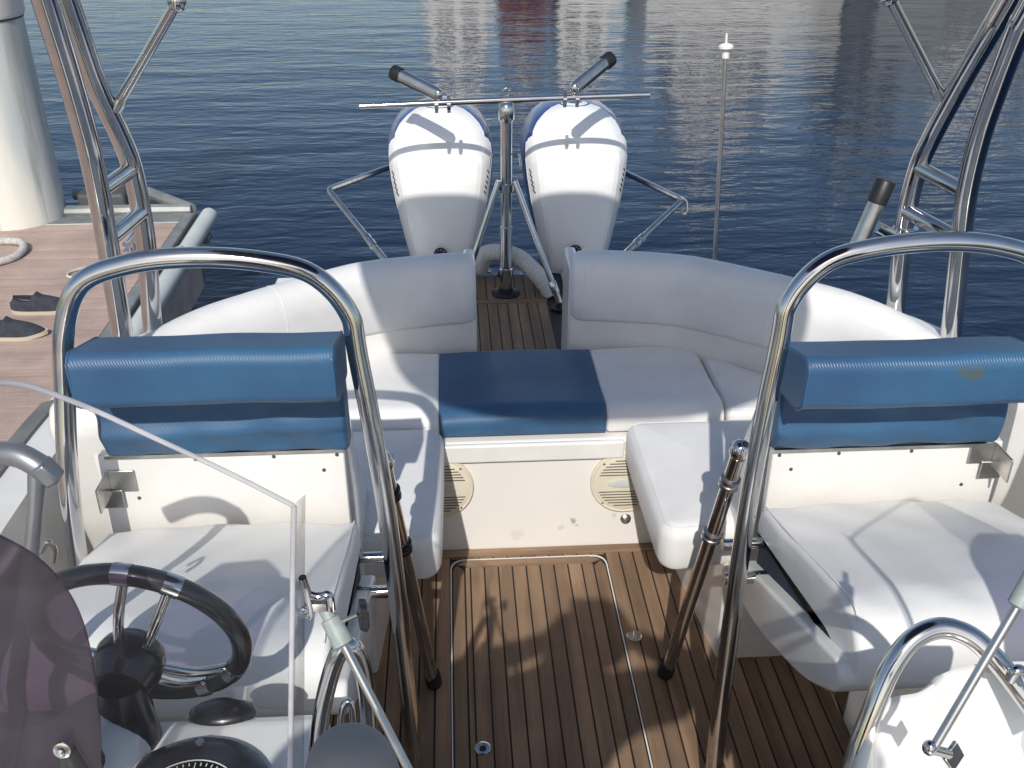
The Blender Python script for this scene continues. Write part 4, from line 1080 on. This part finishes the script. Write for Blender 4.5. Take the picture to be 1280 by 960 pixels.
# ------------------------------------------------------------------ windscreens (left one in view, its twin on the right)
def windscreen(sgn):
    t = thing('windscreen', 'clear acrylic windscreen pane in front of the steering wheel' if sgn < 0 else 'right hand clear windscreen pane just beyond the photo edge', 'windscreen', (sgn * .55, .7, .88), 'windscreen panes')
    tops = [(-.371, .800, 1.339), (-.419, .797, 1.376), (-.480, .788, 1.424), (-.540, .768, 1.478), (-.573, .725, 1.520), (-.612, .64, 1.548), (-.645, .52, 1.56), (-.66, .40, 1.55)]
    bots = [(-.405, .640, .872), (-.450, .640, .872), (-.52, .632, .872), (-.60, .61, .872), (-.665, .56, .872), (-.72, .47, .872), (-.75, .37, .872), (-.76, .28, .872)]
    tops = smooth(tops, 5); bots = smooth(bots, 5)
    if sgn > 0:
        tops = [Vector(mirror(p, -1)) + Vector((.06, 0, 0)) for p in tops]; bots = [Vector(mirror(p, -1)) + Vector((.09, 0, 0)) for p in bots]
    th = Vector((sgn * .003, -.005, 0))
    rs = []
    for a, b in zip(tops, bots):
        col_ = [a.lerp(b, k / 8) for k in range(9)]
        rs.append(col_ + [p + th for p in reversed(col_)])
    g = G(); g.rings(rs); build('pane', g, M['acrylic'], t, sm=30)
    g = G(); g.tube([p + th * .5 for p in tops], .0024, 8); build('top_edge', g, M['edge'], t)
    # return at the walkway edge, bent aft
    a, b = tops[0], bots[0]
    o1 = Vector((sgn * -.004, .030, -.012)); o2 = Vector((sgn * -.010, .032, 0))
    g = G(); cl_ = [a.lerp(b, k / 8) for k in range(9)]; c2 = [(a + o1).lerp(b + o2, k / 8) for k in range(9)]
    g.rings([[cl_[k], c2[k], c2[k] + Vector((0, .004, 0)), cl_[k] + Vector((0, .004, 0))] for k in range(9)]); build('side_return', g, M['acrylic'], t)
    g = G(); g.tube([a + th * .5, b + th * .5], .0028, 10); build('side_edge', g, M['edge'], t)
    # smoked inner panel with its bolt
    rp_ = [at(u, v, y=.83) for u, v in ((-40, 655), (0, 672), (45, 698), (80, 735), (103, 780), (117, 840), (124, 900), (127, 970), (129, 1030), (128, 1060), (-140, 1060), (-140, 665))]
    rp_ = smooth(rp_[:10], 4) + rp_[10:]
    if sgn > 0: rp_ = [Vector(mirror(p, -1)) for p in rp_]
    g = G(); g.rings([[p for p in rp_], [p + Vector((0, .004, 0)) for p in rp_]]); sp = build('smoked_panel', g, M['purple'], t, sm=0)
    c = at(79, 936, y=.825); c = Vector((c.x * -sgn, c.y, c.z))
    g = G(); g.lathe(c, (0, -1, .25), [(-.03, .0105), (.0, .0105), (.004, .0098), (.0045, .0075), (.003, .006), (.009, .0045), (.0105, .001)], 24); build('bolt', g, M['chrome'], sp)
    g = G(); e = c + Vector((.0, .012, -.004)); g.tube([e, e + Vector((sgn * -.004, .01, -.05))], [.014, .026], 18); build('rubber_boot', g, M['black'], sp)
    return t


windscreen(-1); windscreen(1)

# windscreen stays
st = thing('windscreen_stay', 'thin steel stay with a black knob clamped to the left windscreen edge', 'stay', at(420, 790, y=.8))
A = at(424, 795, y=.80); B = at(516, 972, y=.72)
g = G(); g.tube([A, B, B + (B - A) * .5], .0048, 12); build('rod', g, M['steel'], st)
d = (B - A).normalized()
g = G(); g.lathe(A - d * .033, d, [(0, .0072), (.012, .0075), (.0125, .0105), (.042, .0112), (.044, .0085)], 20); build('socket', g, M['socket'], st)
c = at(447, 768, y=.80)
g = G(); kn = []
for h, r_ in ((0, .006), (.002, .016), (.009, .017), (.011, .013), (.012, .001)):
    kn.append([c + Vector((h, -h * .3, 0)) + Vector((0, .3, 1)).normalized() * (r_ * (1 + .10 * math.cos(6 * a)) * math.cos(a)) + Vector((.25, -.9, .3)).normalized() * (r_ * (1 + .10 * math.cos(6 * a)) * math.sin(a)) * .6 for a in [2 * math.pi * k / 36 for k in range(36)]])
g.rings(kn); build('knob', g, M['blackgloss'], st)
g = G(); g.cyl(at(428, 776, y=.80), c, .0025, 8); build('knob_screw', g, M['steel'], st)
g = G(); g.tube(fillet([at(382, 742, y=.80), at(398, 747, y=.80), at(412, 742, y=.80), at(414, 762, y=.80)], .006), .0045, 10); g.box(at(395, 757, y=.80), (.022, .008, .010)); build('hinge', g, M['chrome'], st, bevel=.001)
g = G(); g.tube(smooth([at(378, 722, y=.795), at(383, 738, y=.798), at(388, 765, y=.798), at(386, 772, y=.797)], 5), .0042, 10); g.ball(at(380, 763, y=.795), (.006, .004, .005), 12, 6); build('clamp_plate', g, M['chrome'], st)

st = thing('windscreen_stay', 'long thin steel stay ending in a diamond bracket on the right console', 'stay', at(1166, 936, y=.70))
A = at(1168, 933, y=.70); B = at(1283, 738, y=.76)
g = G(); g.tube([A, B, B + (B - A) * .25], .0048, 12); build('rod', g, M['steel'], st)
g = G(); g.ball(at(1162, 935, y=.70), (.0075, .0075, .009), 16, 8); g.cyl(at(1163, 936, y=.70), at(1186, 942, y=.705), .0055, 14); build('ball_joint', g, M['chrome'], st)
c = at(1188, 944, y=.707)
g = G(); q = [Vector((0, .003, .020)), Vector((.011, .0, .002)), Vector((.002, -.003, -.020)), Vector((-.010, 0, -.002))]
g.rings([[c + p for p in q], [c + p + Vector((.006, -.010, .003)) * .4 for p in q]]); build('diamond_bracket', g, M['chrome'], st, bevel=.001)
c = at(1284, 762, y=.75)
g = G(); d = (B - A).normalized(); g.lathe(B - d * .02, d, [(0, .0075), (.002, .0105), (.04, .0112), (.042, .009)], 18); build('socket', g, M['socket'], st)

# chrome grab rails on the consoles
gr = thing('grab_rail', 'thick chrome grab rail arching over the right console in the near corner', 'rail', (.3, .85, .8))
pts = smooth([at(1035, 1060, y=.80), at(1063, 965, y=.82), at(1088, 895, y=.84), at(1112, 838, y=.86), at(1140, 800, y=.875), at(1175, 785, y=.88), at(1212, 795, y=.87), at(1245, 825, y=.85), at(1282, 872, y=.82), at(1320, 925, y=.79)], 8)
g = G(); g.tube(pts, .0128, 20); build('rail_tube', g, M['chrome'], gr)
c = at(1268, 838, y=.825)
g = G(); g.tube(smooth([at(1262, 850, y=.81), at(1270, 838, y=.81), at(1282, 842, y=.81), at(1292, 866, y=.80)], 5), .0065, 12); build('rail_clip', g, M['chrome'], gr)
lo_ = thing('chrome_bow', 'narrow chrome bow standing beside the left console below the stay', 'rail', at(430, 900, y=.86))
pts = smooth([at(396, 950, y=.85), at(400, 905, y=.855), at(410, 855, y=.86), at(424, 815, y=.865), at(440, 808, y=.87), at(452, 830, y=.875), at(460, 880, y=.88), at(463, 950, y=.88)], 8)
g = G(); g.tube(pts, .0105, 18); build('bow_tube', g, M['chrome'], lo_)
pts = smooth([at(424, 930, y=.85), at(428, 890, y=.85), at(434, 877, y=.85), at(441, 886, y=.85), at(442, 930, y=.85)], 6)
g = G(); g.tube(pts, .0045, 12); build('inner_bow', g, M['chrome'], lo_)
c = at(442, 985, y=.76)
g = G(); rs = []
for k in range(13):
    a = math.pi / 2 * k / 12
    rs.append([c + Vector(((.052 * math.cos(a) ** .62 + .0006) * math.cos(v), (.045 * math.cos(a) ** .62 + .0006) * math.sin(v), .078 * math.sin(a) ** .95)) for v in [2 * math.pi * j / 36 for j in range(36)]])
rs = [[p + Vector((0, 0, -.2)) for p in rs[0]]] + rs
g.rings(rs); build('console_end_cap', g, M['capshade'], label='rounded console end cap at the foot of the stay, shade put into its grey colour', cat='cap')


# ------------------------------------------------------------------ the photographer (throws the shadow on the teak)
def skin_body(name, chains, material, parent, sub=2):
    vs_, es, rad, idx = [], [], [], {}
    for ch in chains:
        prev = None
        for (key, p, r_) in ch:
            if key not in idx:
                idx[key] = len(vs_); vs_.append(p); rad.append(r_)
            if prev is not None: es.append((idx[prev], idx[key]))
            prev = key
    me = bpy.data.meshes.new(name); me.from_pydata(vs_, es, []); o = bpy.data.objects.new(name, me); col.objects.link(o)
    sk = o.modifiers.new('skin', 'SKIN'); sk.use_smooth_shade = True
    if not me.skin_vertices: me.skin_vertices.new()
    for i, d_ in enumerate(me.skin_vertices[0].data):
        d_.radius = rad[i] if isinstance(rad[i], tuple) else (rad[i], rad[i]); d_.use_root = (i == 0)
    s_ = o.modifiers.new('sub', 'SUBSURF'); s_.levels = s_.render_levels = sub
    me.materials.append(material)
    adopt(o, parent); return o


px_, py_, pz = CX - .15, -.10, .25
pe = thing('person', 'person standing at the bow side photographing, showing only as a shadow on the teak', 'person', (px_, py_, pz))
X = lambda x, y, z: (px_ + x, py_ + y, pz + z)
ch = [[('pel', X(0, -.02, .92), (.15, .11)), ('wa', X(0, 0, 1.08), (.13, .095)), ('ch', X(0, 0, 1.30), (.16, .11)), ('ne', X(.07, -.01, 1.45), (.062, .062)), ('ja', X(.14, -.04, 1.55), (.07, .085)), ('cr', X(.16, -.05, 1.65), (.078, .095)), ('tp', X(.16, -.06, 1.73), (.05, .06))],
      [('ja', 0, 0), ('no', X(.15, .055, 1.59), (.014, .016))]]
for s_, k in ((-1, 'l'), (1, 'r')):
    ch.append([('pel', 0, 0), (k + 'h', X(s_ * .10, 0, .86), .088), (k + 'k', X(s_ * .12, .03, .48), .058), (k + 'a', X(s_ * .13, -.01, .09), .038), (k + 't', X(s_ * .15, .16, .035), .034)])
    ch.append([('ch', 0, 0), (k + 's', X(s_ * .21, .0, 1.40), .060), (k + 'e', X(.52 if s_ > 0 else -.24, .03, 1.42 if s_ > 0 else 1.46), .05), (k + 'w', X(.16 + s_ * .11, .055, 1.55), .030), (k + 'p', X(.15 + s_ * .082, .06, 1.61), (.032, .020))])
    for f in range(4):
        b = Vector(X(.15 + s_ * (.070 - .010 * f), .055 - .004 * f, 1.632 + .006 * f))
        ch.append([(k + 'p', 0, 0), (f'{k}f{f}a', tuple(b), .010), (f'{k}f{f}b', tuple(b + Vector((-s_ * .028, -.012, .012))), .0085)])
    ch.append([(k + 'p', 0, 0), (k + 'tha', X(.15 + s_ * .058, .045, 1.605), .011), (k + 'thb', X(.15 + s_ * .04, .045, 1.62), .009)])
skin_body('body', ch, M['skin'], pe)
ch = [[('pel', X(.02, -.01, .94), (.25, .15)), ('wa', X(0, 0, 1.10), (.25, .15)), ('ch', X(0, 0, 1.31), (.255, .15)), ('ne', X(.02, .02, 1.43), (.10, .09))]]
for s_, k in ((-1, 'l'), (1, 'r')): ch.append([('ch', 0, 0), (k + 's', X(s_ * .21, .0, 1.40), .075), (k + 'e', X(.43 if s_ > 0 else -.23, .02, 1.41 if s_ > 0 else 1.44), .066)])
skin_body('shirt', ch, M['shirt'], pe)
ch = [[('pel', X(0, -.02, .93), (.165, .125))]]
for s_, k in ((-1, 'l'), (1, 'r')): ch.append([('pel', 0, 0), (k + 'h', X(s_ * .105, 0, .82), .10), (k + 'k', X(s_ * .12, .025, .52), .082)])
skin_body('shorts', ch, M['trousers'], pe)
g = G(); g.ball(X(.16, -.075, 1.685), (.096, .10, .09), 20, 10); build('hair', g, M['hair'], pe)
g = G(); cc = Vector((CX, -.033, H - .006)); g.box(cc, (.098, .026, .060), Matrix((RT, FW, UP)).transposed()); build('handheld_camera', g, M['darkgrey'], label='compact camera held up by the person at eye level', cat='camera', bevel=.004)
g = G(); g.bx(-.75, .75, -1.2, .10, -.002, .262); build('bow_step', g, M['gelwhite'], boat, bevel=.01)
